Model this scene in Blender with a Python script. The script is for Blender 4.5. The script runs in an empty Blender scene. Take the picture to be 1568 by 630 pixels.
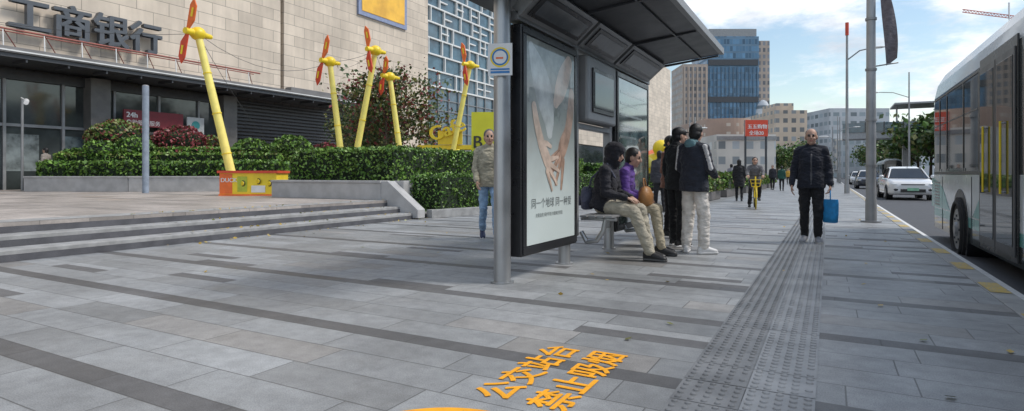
import bpy, math, random, time, bmesh
import numpy as np
from mathutils import Vector, Matrix, noise
from mathutils.bvhtree import BVHTree
random.seed(7); np.random.seed(7)
R=math.radians
SC=bpy.context.scene
COL=SC.collection
YAW=R(28.6); F=891.0; H0=1.03
def ray(px):
    u=(px-784)/F
    return Vector((-math.sin(YAW)+math.cos(YAW)*u, math.cos(YAW)+math.sin(YAW)*u))
def wp(px,d,z=0.0):
    r=ray(px); return Vector((r.x*d,r.y*d,z))
def zat(py,d): return H0+(268-py)/F*d
TMP=bpy.data.scenes.new('tmp_eval')
def evalmesh(o):
    """evaluate one object's mesh inside a small scratch scene (fast), main scene as fallback"""
    me=None
    try:
        TMP.collection.objects.link(o); vl=TMP.view_layers[0]; vl.update()
        me=bpy.data.meshes.new_from_object(o.evaluated_get(vl.depsgraph)); TMP.collection.objects.unlink(o)
        if len(me.vertices)==0 or (o.type=='MESH' and len(me.vertices)==len(o.data.vertices)): me=None
    except Exception as ex: me=None
    if me is None:
        COL.objects.link(o); me=bpy.data.meshes.new_from_object(o.evaluated_get(bpy.context.evaluated_depsgraph_get())); COL.objects.unlink(o)
    return me

# ---------------------------------------------------------------- materials
def newmat(name):
    m=bpy.data.materials.new(name); m.use_nodes=True
    nt=m.node_tree; b=nt.nodes['Principled BSDF']
    return m,nt,b
class NB:
    def __init__(s,nt): s.nt=nt
    def n(s,t,**k):
        x=s.nt.nodes.new(t)
        for a,v in k.items(): setattr(x,a,v)
        return x
    def link(s,a,b): s.nt.links.new(a,b)
    def m(s,op,a,b=None,c=None,clamp=False):
        x=s.n('ShaderNodeMath',operation=op); x.use_clamp=clamp
        for i,v in enumerate((a,b,c)):
            if v is None: continue
            if isinstance(v,(int,float)): x.inputs[i].default_value=v
            else: s.link(v,x.inputs[i])
        return x.outputs[0]
    def mix(s,f,a,b):
        x=s.n('ShaderNodeMix',data_type='RGBA')
        for i,v in ((0,f),(6,a),(7,b)):
            if isinstance(v,(int,float)): x.inputs[i].default_value=v
            elif isinstance(v,tuple): x.inputs[i].default_value=(*v[:3],1)
            else: s.link(v,x.inputs[i])
        return x.outputs[2]
    def noise(s,vec,scale,detail=3,rough=.55):
        x=s.n('ShaderNodeTexNoise'); x.inputs['Scale'].default_value=scale
        x.inputs['Detail'].default_value=detail; x.inputs['Roughness'].default_value=rough
        if vec is not None: s.link(vec,x.inputs['Vector'])
        return x.outputs['Fac']
    def smooth(s,v,a,b,lo=0.,hi=1.):
        x=s.n('ShaderNodeMapRange'); x.interpolation_type='SMOOTHSTEP'
        s.link(v,x.inputs[0])
        for i,q in enumerate((a,b,lo,hi)): x.inputs[i+1].default_value=q
        return x.outputs[0]
def bump(nb,b,h,strength=.3,dist=.01):
    x=nb.n('ShaderNodeBump'); x.inputs['Strength'].default_value=strength; x.inputs['Distance'].default_value=dist
    nb.link(h,x.inputs['Height']); nb.link(x.outputs[0],b.inputs['Normal'])
CACHE={}
def mat(name,col,rough=.6,metal=0.,var=.12,scale=6.,bmp=0.,bscale=60.,coat=0.,spec=.5):
    if name in CACHE: return CACHE[name]
    m,nt,b=newmat(name); nb=NB(nt)
    tc=nb.n('ShaderNodeTexCoord').outputs['Object']
    f=nb.noise(tc,scale,4)
    f=nb.smooth(f,.3,.7)
    c1=tuple(max(0,c*(1-var)) for c in col); c2=tuple(min(1,c*(1+var)) for c in col)
    nb.link(nb.mix(f,c1,c2),b.inputs['Base Color'])
    rr=nb.smooth(f,0,1,max(0.02,rough*.88),min(1,rough*1.12)); nb.link(rr,b.inputs['Roughness'])
    b.inputs['Metallic'].default_value=metal
    b.inputs['Specular IOR Level'].default_value=spec
    b.inputs['Coat Weight'].default_value=coat
    b.inputs['Coat Roughness'].default_value=.05
    if bmp>0: bump(nb,b,nb.noise(tc,bscale,3),bmp,.01)
    CACHE[name]=m; return m
def cloth(name,col,rough=.85):
    if name in CACHE: return CACHE[name]
    m,nt,b=newmat(name); nb=NB(nt)
    tc=nb.n('ShaderNodeTexCoord').outputs['Object']
    f=nb.smooth(nb.noise(tc,9,4),.3,.7)
    nb.link(nb.mix(f,tuple(c*.78 for c in col),tuple(min(1,c*1.15) for c in col)),b.inputs['Base Color'])
    b.inputs['Roughness'].default_value=rough; b.inputs['Sheen Weight'].default_value=.08
    x=nb.n('ShaderNodeMapping'); nb.link(tc,x.inputs[0]); x.inputs['Scale'].default_value=(1,1,1.6)
    bump(nb,b,nb.noise(x.outputs[0],13,3),.7,.04)
    CACHE[name]=m; return m
def glassy(name,col,rough=.05,var=.3):
    return mat(name,col,rough,0,var,1.2,spec=.9)

def paving(name,light,dark,period=1.31,off=1.52,band=.118,L=.9,rough=.5,planks=True):
    m,nt,b=newmat(name); nb=NB(nt); M=nb.m
    tc=nb.n('ShaderNodeTexCoord').outputs['Object']
    sp=nb.n('ShaderNodeSeparateXYZ'); nb.link(tc,sp.inputs[0]); x,y=sp.outputs[0],sp.outputs[1]
    yp=M('DIVIDE',M('SUBTRACT',y,off),period)
    per=M('FLOOR',yp); t=M('FRACT',yp)
    isb=M('LESS_THAN',t,band)
    rh=(1-band)/4
    rt=M('DIVIDE',M('SUBTRACT',t,band),rh)
    ri=M('ADD',M('FLOOR',rt),1)
    rowi=M('MULTIPLY',ri,M('SUBTRACT',1,isb))
    row=M('ADD',M('MULTIPLY',per,5),rowi)
    vb=M('DIVIDE',t,band); vn=M('FRACT',rt)
    hb=band*period; hn=rh*period
    v=M('ADD',M('MULTIPLY',isb,vb),M('MULTIPLY',M('SUBTRACT',1,isb),vn))
    h=M('ADD',M('MULTIPLY',isb,hb),M('MULTIPLY',M('SUBTRACT',1,isb),hn))
    wn=nb.n('ShaderNodeTexWhiteNoise',noise_dimensions='1D'); nb.link(row,wn.inputs['W'])
    xs=M('ADD',M('DIVIDE',x,L),M('MULTIPLY',wn.outputs['Value'],1.0))
    ci=M('FLOOR',xs); fx=M('FRACT',xs)
    cb=nb.n('ShaderNodeCombineXYZ'); nb.link(ci,cb.inputs[0]); nb.link(row,cb.inputs[1])
    w2=nb.n('ShaderNodeTexWhiteNoise',noise_dimensions='2D'); nb.link(cb.outputs[0],w2.inputs['Vector'])
    rnd=w2.outputs['Value']
    cs=nb.n('ShaderNodeSeparateColor'); nb.link(w2.outputs['Color'],cs.inputs[0]); r2=cs.outputs[0]; r3=cs.outputs[2]
    plank=M('MULTIPLY',M('GREATER_THAN',rnd,.91 if planks else 1.1),M('LESS_THAN',vn,.55)); plank=M('MULTIPLY',plank,M('SUBTRACT',1,isb))
    dk=M('MAXIMUM',isb,plank)
    joint=M('MINIMUM',M('MINIMUM',M('MULTIPLY',v,h),M('MULTIPLY',M('SUBTRACT',1,v),h)),
            M('MINIMUM',M('MULTIPLY',fx,L),M('MULTIPLY',M('SUBTRACT',1,fx),L)))
    jm=nb.smooth(joint,.001,.006,1,0)
    base=nb.mix(r2,tuple(c*.80 for c in light),tuple(c*1.14 for c in light))
    brown=M('MULTIPLY',M('GREATER_THAN',r3,.92),.3)
    base=nb.mix(brown,base,(light[0]*.95,light[1]*.78,light[2]*.64))
    dcol=nb.mix(r2,tuple(c*.82 for c in dark),tuple(c*1.2 for c in dark))
    base=nb.mix(dk,base,dcol)
    big=nb.smooth(nb.noise(tc,.8,6,.65),.3,.72,.74,1.14)
    fine=nb.smooth(nb.noise(tc,150,2),.3,.7,.80,1.20)
    mid=nb.smooth(nb.noise(tc,9,5,.7),.3,.7,.86,1.1)
    k=M('MULTIPLY',M('MULTIPLY',big,fine),mid)
    hs=nb.n('ShaderNodeVectorMath',operation='SCALE'); nb.link(base,hs.inputs[0]); nb.link(k,hs.inputs['Scale'])
    vo=nb.n('ShaderNodeTexVoronoi'); nb.link(tc,vo.inputs['Vector']); vo.inputs['Scale'].default_value=1.6
    gum=nb.smooth(vo.outputs['Distance'],.02,.035,.5,0)
    c=nb.mix(gum,hs.outputs[0],(.09,.088,.085))
    c=nb.mix(M('MULTIPLY',jm,.72),c,(.06,.058,.055))
    nb.link(c,b.inputs['Base Color'])
    nb.link(nb.smooth(M('ADD',M('MULTIPLY',r2,.4),M('MULTIPLY',nb.noise(tc,2.2,4),.8)),.2,1.0,rough-.1,rough+.14),b.inputs['Roughness'])
    hh=M('SUBTRACT',M('MULTIPLY',nb.noise(tc,160,2),.25),jm)
    bump(nb,b,hh,.35,.004)
    return m
M_pave=paving('paving_granite',(.315,.325,.33),(.122,.121,.122))
M_plaza=paving('plaza_granite',(.44,.395,.36),(.31,.28,.26),period=2.6,off=0.4,band=.08,L=1.2,planks=False)
M_asph=mat('asphalt',(.075,.078,.085),.75,0,.2,2.5,.5,120)
M_curb=mat('kerb_granite',(.34,.34,.335),.6,0,.18,5,.3,90)
M_tact=mat('tactile_stone',(.19,.195,.20),.5,0,.25,3,.2,120)
M_tact2=mat('tactile_stone_light',(.28,.29,.30),.5,0,.2,3,.2,120)
def paint_worn(name,col,under,thr=.36):
    m,nt,b=newmat(name); nb=NB(nt); tc=nb.n('ShaderNodeTexCoord').outputs['Object']
    n=nb.smooth(nb.noise(tc,55,5,.7),thr-.04,thr+.04); v=nb.smooth(nb.noise(tc,7,3),.3,.7,.9,1.06)
    s=nb.n('ShaderNodeVectorMath',operation='SCALE'); s.inputs[0].default_value=col; nb.link(v,s.inputs['Scale'])
    nb.link(nb.mix(n,under,s.outputs[0]),b.inputs['Base Color']); b.inputs['Roughness'].default_value=.6; return m
M_orange=paint_worn('orange_road_paint',(1.0,.44,.015),(.55,.30,.10),.33)
M_yel=paint_worn('yellow_kerb_paint',(.62,.44,.10),(.34,.32,.28),.46)
M_white=paint_worn('white_road_paint',(.74,.74,.72),(.2,.2,.2),.36)
M_steel=mat('brushed_steel',(.44,.45,.46),.34,.8,.1,3)
M_dsteel=mat('dark_painted_steel',(.07,.073,.08),.4,.2,.15,4)
M_black=mat('black_frame',(.016,.017,.02),.3,0,.2,4,spec=.6)
M_mgrey=mat('grey_metal_panel',(.30,.305,.31),.45,.3,.12,3)
M_glassd=glassy('dark_glass',(.02,.026,.03))
M_glassb=glassy('blue_glass',(.07,.13,.17),.08)
M_stonew=mat('planter_stone',(.44,.435,.43),.7,0,.12,3,.3,60)
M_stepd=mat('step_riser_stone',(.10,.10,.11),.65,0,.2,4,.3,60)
M_yellow=mat('yellow_paint',(.92,.68,.03),.4,0,.06,5)
M_yellowp=mat('pale_yellow_paint',(.93,.80,.20),.4,0,.06,5)
M_red=mat('red_paint',(.68,.07,.03),.4,0,.1,5)
M_redo=mat('orange_red_paint',(.85,.17,.03),.4,0,.1,5)
M_wpaint=mat('white_paint',(.8,.8,.79),.4,0,.05,5)
M_rubber=mat('rubber',(.02,.02,.021),.8,0,.2,10)
M_blue=mat('blue_nonwoven',(.03,.30,.66),.75,0,.15,14,.5,30)
M_skin=mat('skin',(.54,.33,.24),.55,0,.08,12)
M_bark=mat('bark',(.09,.07,.055),.9,0,.3,14,.8,30)
def leafmat(name,c):
    if name in CACHE: return CACHE[name]
    m,nt,b=newmat(name); nb=NB(nt)
    tc=nb.n('ShaderNodeTexCoord').outputs['Object']
    f=nb.smooth(nb.noise(tc,2.3,4),.32,.68)
    g=nb.noise(tc,40,1)
    c0=nb.mix(f,tuple(q*.6 for q in c),tuple(q*1.4 for q in c))
    c1=nb.mix(nb.m('MULTIPLY',g,.5),c0,(c[0]*1.9,c[1]*1.5,c[2]*1.2))
    nb.link(c1,b.inputs['Base Color']); b.inputs['Roughness'].default_value=.45
    CACHE[name]=m; return m
M_leaf=leafmat('leaf_green',(.075,.17,.028)); M_leaf2=leafmat('leaf_light',(.15,.28,.05)); M_leafd=leafmat('leaf_dark',(.035,.075,.02))
M_leafr=leafmat('leaf_maroon',(.19,.04,.05)); M_leafo=leafmat('leaf_olive',(.14,.16,.05)); M_leafy=leafmat('leaf_fallen',(.4,.3,.06))
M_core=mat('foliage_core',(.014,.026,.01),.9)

def stone_facade(name,col,w,h,mort=.012,rough=.7,amp=.18):
    m,nt,b=newmat(name); nb=NB(nt)
    tc=nb.n('ShaderNodeTexCoord').outputs['Object']
    sp=nb.n('ShaderNodeSeparateXYZ'); nb.link(tc,sp.inputs[0])
    cb=nb.n('ShaderNodeCombineXYZ')
    s=nb.m('ADD',sp.outputs[0],sp.outputs[1])
    nb.link(s,cb.inputs[0]); nb.link(sp.outputs[2],cb.inputs[1])
    br=nb.n('ShaderNodeTexBrick'); nb.link(cb.outputs[0],br.inputs['Vector'])
    br.inputs['Scale'].default_value=1; br.inputs['Brick Width'].default_value=w; br.inputs['Row Height'].default_value=h
    br.inputs['Mortar Size'].default_value=mort; br.inputs['Mortar Smooth'].default_value=.3
    br.inputs['Color1'].default_value=(*[c*(1-amp) for c in col],1); br.inputs['Color2'].default_value=(*[c*(1+amp*.8) for c in col],1)
    br.inputs['Mortar'].default_value=(*[c*.42 for c in col],1)
    br.inputs['Bias'].default_value=.05
    k=nb.smooth(nb.noise(tc,.35,5,.6),.3,.7,.86,1.1)
    mp=nb.n('ShaderNodeMapping'); nb.link(tc,mp.inputs[0]); mp.inputs['Scale'].default_value=(2.5,2.5,.25)
    k2=nb.smooth(nb.noise(mp.outputs[0],1.0,4),.3,.8,.9,1.05)
    v=nb.n('ShaderNodeVectorMath',operation='SCALE'); nb.link(br.outputs['Color'],v.inputs[0]); nb.link(nb.m('MULTIPLY',k,k2),v.inputs['Scale'])
    nb.link(v.outputs[0],b.inputs['Base Color']); b.inputs['Roughness'].default_value=rough
    return m
M_beige=stone_facade('beige_stone_cladding',(.68,.585,.48),1.5,.62,.014,.6,.11)
M_brick=stone_facade('dark_grey_cladding',(.13,.12,.12),.6,.3,.02)
def wingrid(name,wall,glass,cw,ch,fw=.5,fh=.55,rough=.15):
    m,nt,b=newmat(name); nb=NB(nt); M=nb.m
    tc=nb.n('ShaderNodeTexCoord').outputs['Object']
    sp=nb.n('ShaderNodeSeparateXYZ'); nb.link(tc,sp.inputs[0])
    s=M('ADD',sp.outputs[0],sp.outputs[1])
    u=M('DIVIDE',s,cw); v=M('DIVIDE',sp.outputs[2],ch)
    a=M('MULTIPLY',M('LESS_THAN',M('FRACT',u),fw),M('LESS_THAN',M('FRACT',v),fh))
    cb=nb.n('ShaderNodeCombineXYZ'); nb.link(M('FLOOR',u),cb.inputs[0]); nb.link(M('FLOOR',v),cb.inputs[1])
    wn=nb.n('ShaderNodeTexWhiteNoise',noise_dimensions='2D'); nb.link(cb.outputs[0],wn.inputs['Vector'])
    g=nb.mix(wn.outputs['Value'],tuple(c*.6 for c in glass),tuple(c*1.6 for c in glass))
    w=nb.mix(nb.smooth(nb.noise(tc,.12,4),.3,.7),tuple(c*.85 for c in wall),tuple(c*1.1 for c in wall))
    nb.link(nb.mix(a,w,g),b.inputs['Base Color'])
    nb.link(nb.m('SUBTRACT',.7,nb.m('MULTIPLY',a,.7-rough)),b.inputs['Roughness'])
    return m

# ---------------------------------------------------------------- mesh builder
class MB:
    def __init__(s): s.v=[];s.f=[];s.mi=[];s.sm=[];s.mats=[]
    def _m(s,m):
        if m not in s.mats: s.mats.append(m)
        return s.mats.index(m)
    def add(s,vs,fs,m,smooth=False):
        o=len(s.v); s.v+= [tuple(p) for p in vs]; k=s._m(m)
        for f in fs: s.f.append(tuple(i+o for i in f)); s.mi.append(k); s.sm.append(smooth)
    def box(s,x0,x1,y0,y1,z0,z1,m,M=None):
        vs=[Vector(p) for p in ((x0,y0,z0),(x1,y0,z0),(x1,y1,z0),(x0,y1,z0),(x0,y0,z1),(x1,y0,z1),(x1,y1,z1),(x0,y1,z1))]
        if M is not None: vs=[M@p for p in vs]
        s.add(vs,[(0,3,2,1),(4,5,6,7),(0,1,5,4),(1,2,6,5),(2,3,7,6),(3,0,4,7)],m)
    def obox(s,c,sx,sy,sz,m,rot=0,pitch=0):
        M=Matrix.Translation(c)@Matrix.Rotation(rot,4,'Z')@Matrix.Rotation(pitch,4,'Y')
        s.box(-sx/2,sx/2,-sy/2,sy/2,-sz/2,sz/2,m,M)
    def bar(s,p0,p1,r,m,seg=12,r2=None,caps=True,smooth=True):
        p0=Vector(p0);p1=Vector(p1); r2=r if r2 is None else r2
        d=(p1-p0).normalized(); a=Vector((0,0,1)) if abs(d.z)<.9 else Vector((1,0,0))
        u=d.cross(a).normalized(); w=d.cross(u)
        vs=[]
        for p,q in ((p0,r),(p1,r2)):
            for i in range(seg):
                t=2*math.pi*i/seg; vs.append(p+u*math.cos(t)*q+w*math.sin(t)*q)
        fs=[(i,(i+1)%seg,seg+(i+1)%seg,seg+i) for i in range(seg)]
        s.add(vs,fs,m,smooth)
        if caps:
            s.add(vs[:seg],[tuple(range(seg))[::-1]],m); s.add(vs[seg:],[tuple(range(seg))],m)
    def path(s,pts,r,m,seg=8):
        for a,b in zip(pts[:-1],pts[1:]): s.bar(a,b,r,m,seg)
        for p in pts[1:-1]: s.ell(p,(r,r,r),m,8,6)
    def ell(s,c,r,m,nu=16,nv=10,M=None,smooth=True):
        c=Vector(c); vs=[];fs=[]
        for j in range(nv+1):
            ph=math.pi*j/nv
            for i in range(nu):
                th=2*math.pi*i/nu
                p=Vector((r[0]*math.sin(ph)*math.cos(th),r[1]*math.sin(ph)*math.sin(th),r[2]*math.cos(ph)))
                if M is not None: p=M@p
                vs.append(c+p)
        for j in range(nv):
            for i in range(nu):
                fs.append((j*nu+i,(j+1)*nu+i,(j+1)*nu+(i+1)%nu,j*nu+(i+1)%nu))
        s.add(vs,fs,m,smooth)
    def loft(s,rings,m,smooth=True,caps=True,mats=None):
        n=len(rings[0])
        if mats is None:
            vs=[p for r in rings for p in r]
            s.add(vs,[(j*n+i,j*n+(i+1)%n,(j+1)*n+(i+1)%n,(j+1)*n+i) for j in range(len(rings)-1) for i in range(n)],m,smooth)
        else:
            for j in range(len(rings)-1):
                for i in range(n):
                    s.add([rings[j][i],rings[j][(i+1)%n],rings[j+1][(i+1)%n],rings[j+1][i]],[(0,1,2,3)],mats[i],smooth)
        if caps:
            s.add(rings[0],[tuple(range(n))[::-1]],m); s.add(rings[-1],[tuple(range(n))],m)
    def poly(s,pts,m): s.add(pts,[tuple(range(len(pts)))],m)
    def prism(s,pts,vec,m):
        n=len(pts); vec=Vector(vec); a=[Vector(p) for p in pts]; b=[p+vec for p in a]
        s.add(a+b,[tuple(range(n))[::-1],tuple(range(n,2*n))]+[(i,(i+1)%n,n+(i+1)%n,n+i) for i in range(n)],m)
    def tor(s,c,Rr,r,m,axis='x',nu=28,nv=8,rot=0):
        vs=[];fs=[]
        for i in range(nu):
            t=2*math.pi*i/nu
            for j in range(nv):
                q=2*math.pi*j/nv; a=(Rr+r*math.cos(q)); p=Vector((r*math.sin(q),a*math.cos(t),a*math.sin(t)))
                if axis=='z': p=Vector((p.y,p.z,p.x))
                p.rotate(Matrix.Rotation(rot,3,'Z')); vs.append(Vector(c)+p)
        for i in range(nu):
            for j in range(nv): fs.append((i*nv+j,((i+1)%nu)*nv+j,((i+1)%nu)*nv+(j+1)%nv,i*nv+(j+1)%nv))
        s.add(vs,fs,m,True)
    def done(s,name,parent=None,bevel=0,weld=False,recalc=False):
        me=bpy.data.meshes.new(name); me.from_pydata(s.v,[],s.f)
        for m in s.mats: me.materials.append(m)
        me.polygons.foreach_set('material_index',s.mi); me.polygons.foreach_set('use_smooth',s.sm)
        me.update()
        if weld or recalc:
            bm=bmesh.new(); bm.from_mesh(me)
            if weld: bmesh.ops.remove_doubles(bm,verts=bm.verts,dist=1e-4)
            bmesh.ops.recalc_face_normals(bm,faces=bm.faces); bm.to_mesh(me); bm.free()
        o=bpy.data.objects.new(name,me); COL.objects.link(o)
        if parent: o.parent=parent
        if bevel>0:
            b=o.modifiers.new('bevel','BEVEL'); b.width=bevel; b.segments=2; b.limit_method='ANGLE'; b.angle_limit=R(50)
        return o
def empty(name,loc=(0,0,0),rot=0):
    e=bpy.data.objects.new(name,None); COL.objects.link(e); e.location=loc; e.rotation_euler=(0,0,rot); return e

def text_mesh(name,s,size,m,M,extrude=0,copies=((0,0),),dz=.0004,parent=None):
    cu=bpy.data.curves.new(name,'FONT'); cu.body=s; cu.size=size; cu.extrude=extrude
    o=bpy.data.objects.new(name,cu); src=evalmesh(o)
    bv=[v.co.copy() for v in src.vertices]; bf=[tuple(p.vertices) for p in src.polygons]
    bpy.data.objects.remove(o); bpy.data.meshes.remove(src)
    vs=[];fs=[]
    for k,(dx,dy) in enumerate(copies):
        off=len(vs); t=Vector((dx,dy,k*dz))
        vs+=[M@(v+t) for v in bv]; fs+=[tuple(i+off for i in p) for p in bf]
    me=bpy.data.meshes.new(name); me.from_pydata(vs,[],fs); me.materials.append(m); me.update()
    o=bpy.data.objects.new(name,me); COL.objects.link(o)
    if parent: o.parent=parent
    return o

# ---------------------------------------------------------------- foliage
def leaves(name,pts,size,mats,weights,parent=None,core=None,elong=1.6,flat=False):
    n=len(pts); pts=np.asarray(pts)
    a=np.random.normal(size=(n,3)); 
    if flat: a[:,2]*=.1
    a/=np.linalg.norm(a,axis=1)[:,None]
    b=np.random.normal(size=(n,3)); 
    if flat: b[:,2]*=.1
    b-= (a*b).sum(1)[:,None]*a; b/=np.linalg.norm(b,axis=1)[:,None]
    s=size*np.random.uniform(.6,1.35,n)[:,None]
    v=np.stack([pts-a*s*elong/2,pts-b*s/2.2,pts+a*s*elong/2,pts+b*s/2.2],1).reshape(-1,3)
    f=[(4*i,4*i+1,4*i+2,4*i+3) for i in range(n)]
    mb_v=v.tolist(); mi=np.random.choice(len(mats),n,p=weights).tolist(); mats=list(mats)
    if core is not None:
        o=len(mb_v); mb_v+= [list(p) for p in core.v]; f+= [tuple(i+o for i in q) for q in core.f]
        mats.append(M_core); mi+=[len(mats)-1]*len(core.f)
    me=bpy.data.meshes.new(name); me.from_pydata(mb_v,[],f)
    for m in mats: me.materials.append(m)
    me.polygons.foreach_set('material_index',mi); me.update()
    ob=bpy.data.objects.new(name,me); COL.objects.link(ob)
    if parent: ob.parent=parent
    return ob
def hedge(name,corners,z0,z1,dens=420,size=.06,mats=(M_leaf,M_leaf2,M_leafd),w=(.5,.28,.22),lump=.06):
    c=[np.array(p,float) for p in corners]; pts=[]
    def bil(u,v): return (c[0]*(1-u)+c[1]*u)*(1-v)+(c[3]*(1-u)+c[2]*u)*v
    def lumpf(x,y,z): return noise.noise(Vector((x*1.3,y*1.3,z*1.3)))*lump
    d1=c[1]-c[0]; d2=c[3]-c[0]; area=abs(d1[0]*d2[1]-d1[1]*d2[0])
    for _ in range(int(area*dens)):
        u,v=random.random(),random.random(); p=bil(u,v); e=min(u,1-u,v,1-v)
        pts.append((p[0],p[1],z1+lumpf(p[0],p[1],9)+random.gauss(0,.03)-(.06 if e<.02 else 0)))
    cen=sum(c)/4
    for i in range(4):
        a,b=c[i],c[(i+1)%4]; L=np.linalg.norm(b-a); nrm=np.array([b[1]-a[1],a[0]-b[0]])/L
        if np.dot(nrm,(a+b)/2-cen)<0: nrm=-nrm
        for _ in range(int(L*(z1-z0)*dens)):
            t=random.random(); z=random.uniform(z0,z1); p=a*(1-t)+b*t; o=lumpf(p[0],p[1],z)+random.gauss(0,.03)
            pts.append((p[0]+nrm[0]*o,p[1]+nrm[1]*o,z))
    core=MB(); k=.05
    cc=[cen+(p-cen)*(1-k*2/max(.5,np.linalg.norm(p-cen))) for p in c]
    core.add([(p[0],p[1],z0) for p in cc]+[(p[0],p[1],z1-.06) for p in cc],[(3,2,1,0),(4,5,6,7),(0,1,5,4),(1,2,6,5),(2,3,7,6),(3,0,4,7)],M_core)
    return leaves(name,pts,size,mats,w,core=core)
def bush(name,c,r,size=.07,dens=420,mats=(M_leaf,M_leaf2,M_leafd),w=(.5,.25,.25)):
    n=int(4*math.pi*((r[0]*r[1]+r[0]*r[2]+r[1]*r[2])/3)*dens); pts=[]
    for _ in range(n):
        d=Vector((random.gauss(0,1),random.gauss(0,1),random.gauss(0,1))).normalized()
        k=1+noise.noise(d*2.5+Vector(c))*.13+random.gauss(0,.025)
        pts.append((c[0]+d.x*r[0]*k,c[1]+d.y*r[1]*k,max(c[2]-r[2]*.9,c[2]+d.z*r[2]*k)))
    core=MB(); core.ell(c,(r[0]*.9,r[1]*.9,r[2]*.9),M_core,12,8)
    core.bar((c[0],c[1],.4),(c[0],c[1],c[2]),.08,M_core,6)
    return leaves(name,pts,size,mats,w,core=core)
def tree(name,base,h,cr,mats=(M_leaf,M_leafd,M_leafo),w=(.4,.4,.2),nl=5000,size=.14,trunk=.12,crown0=.35,seed=1):
    rnd=random.Random(seed); mb=MB(); b=Vector(base); tips=[]
    t1=b+Vector((rnd.uniform(-.1,.1),rnd.uniform(-.1,.1),h*crown0)); mb.bar(b,t1,trunk,M_bark,10,trunk*.72)
    top=b+Vector((0,0,h*.85)); mb.bar(t1,top,trunk*.72,M_bark,8,trunk*.15)
    for i in range(9):
        k=rnd.uniform(0,.75); st=t1.lerp(top,k); a=i*2.4+rnd.uniform(-.4,.4); L=cr*rnd.uniform(.6,1.0)*(1-k*.4)
        mid=st+Vector((math.cos(a)*L*.5,math.sin(a)*L*.5,L*.35)); en=st+Vector((math.cos(a)*L,math.sin(a)*L,L*rnd.uniform(.4,.75)))
        mb.bar(st,mid,trunk*.36,M_bark,6,trunk*.22); mb.bar(mid,en,trunk*.22,M_bark,6,trunk*.06); tips+= [mid,en]
        for q in range(2):
            e2=mid.lerp(en,.5)+Vector((rnd.uniform(-1,1),rnd.uniform(-1,1),rnd.uniform(-.2,.8)))*cr*.32
            mb.bar(mid.lerp(en,.3),e2,trunk*.12,M_bark,5,trunk*.04); tips.append(e2)
    tips.append(top)
    pts=[]; per=nl//len(tips)
    for t in tips:
        rr=cr*rnd.uniform(.22,.4)
        for _ in range(per):
            d=Vector((rnd.gauss(0,1),rnd.gauss(0,1),rnd.gauss(0,.8)))*rr*.52
            pts.append(tuple(t+d))
    e=empty(name); mb.done('trunk',e)
    leaves('crown',pts,size,mats,w,parent=e)
    return e

# ---------------------------------------------------------------- ground
mb=MB(); mb.poly([(-3000,-3000,-.17),(3000,-3000,-.17),(3000,3000,-.17),(-3000,3000,-.17)],mat('ground_far',(.14,.145,.15),.85,0,.15,.05)); mb.done('ground')
mb=MB(); mb.box(-9.0,1.22,-12,260,-.16,0,M_pave); mb.done('sidewalk_pavement')
mb=MB(); mb.poly([(1.2,-40,-.13),(16,-40,-.13),(16,600,-.13),(1.2,600,-.13)],M_asph); mb.done('road')
mb=MB()
y=-8.0
while y<200:
    mb.box(1.224,1.40,y,y+.99,-.16,.006,M_curb); y+=1.0
mb.done('kerb',bevel=.008)
mb=MB(); y=3.55
while y<60:
    mb.poly([(1.235,y,.0105),(1.385,y,.0105),(1.385,y+.55,.0105),(1.235,y+.55,.0105)],M_yel); y+=1.45
mb.done('yellow_kerb_marking')
mb=MB(); mb.poly([(1.50,-8,-.124),(1.64,-8,-.124),(1.64,200,-.124),(1.50,200,-.124)],M_white)
for k in range(40): mb.poly([(5.2,k*8,-.124),(5.34,k*8,-.124),(5.34,k*8+4,-.124),(5.2,k*8+4,-.124)],M_white)
mb.done('road_marking')
mb=MB(); mb.box(16,24,-12,400,-.16,-.01,M_pave); mb.done('opposite_pavement')
def dome_mesh(mb_v,mb_f,x,y,r,h,z0,seg):
    o=len(mb_v)
    for rr,hh in ((1,0),(.8,.75),(.4,1.0)):
        for i in range(seg):
            t=2*math.pi*i/seg; mb_v.append((x+r*rr*math.cos(t),y+r*rr*math.sin(t),z0+h*hh))
    for j in range(2):
        for i in range(seg): mb_f.append((o+j*seg+i,o+j*seg+(i+1)%seg,o+(j+1)*seg+(i+1)%seg,o+(j+1)*seg+i))
    mb_f.append(tuple(o+2*seg+i for i in range(seg)))
e=empty('tactile_paving')
for (x0,x1,mm,nm,r,nn) in ((-.645,-.352,M_tact,'strip_dark',.0155,5),(-.348,-.055,M_tact2,'strip_light',.0185,5)):
    v=[];f=[]; y=1.2; rnd=random.Random(4)
    while y<80:
        o=len(v); q=rnd.uniform(0,.002); v+=[(x0,y+.003,.004+q),(x1,y+.003,.004+q),(x1,y+.297,.004+q),(x0,y+.297,.004+q)]; f.append((o,o+1,o+2,o+3))
        if y<38:
            for a in range(nn):
                for b2 in range(nn):
                    if rnd.random()<.015: continue
                    dome_mesh(v,f,x0+(a+.5)*(x1-x0)/nn,y+.03+b2*.06,r,.008,.004+q,6 if y>12 else 12)
        y+=.3
    me=bpy.data.meshes.new(nm); me.from_pydata(v,[],f); me.materials.append(mm); me.update()
    o=bpy.data.objects.new(nm,me); COL.objects.link(o); o.parent=e
e=empty('no_smoking_road_text')
B=.0052
cps=[(0,0)]+[(B*math.cos(a),B*math.sin(a)) for a in [i*math.pi/4 for i in range(8)]]
for s,x,y0 in (("公交站台",-1.30,2.30),("禁止吸烟",-1.02,2.31)):
    M=Matrix.Translation((x,y0,.003))@Matrix.Rotation(R(90),4,'Z')
    text_mesh('line',s,.228,M_orange,M,0,cps,.0003,e)
mb=MB(); cx,cy=-1.25,1.69
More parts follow.
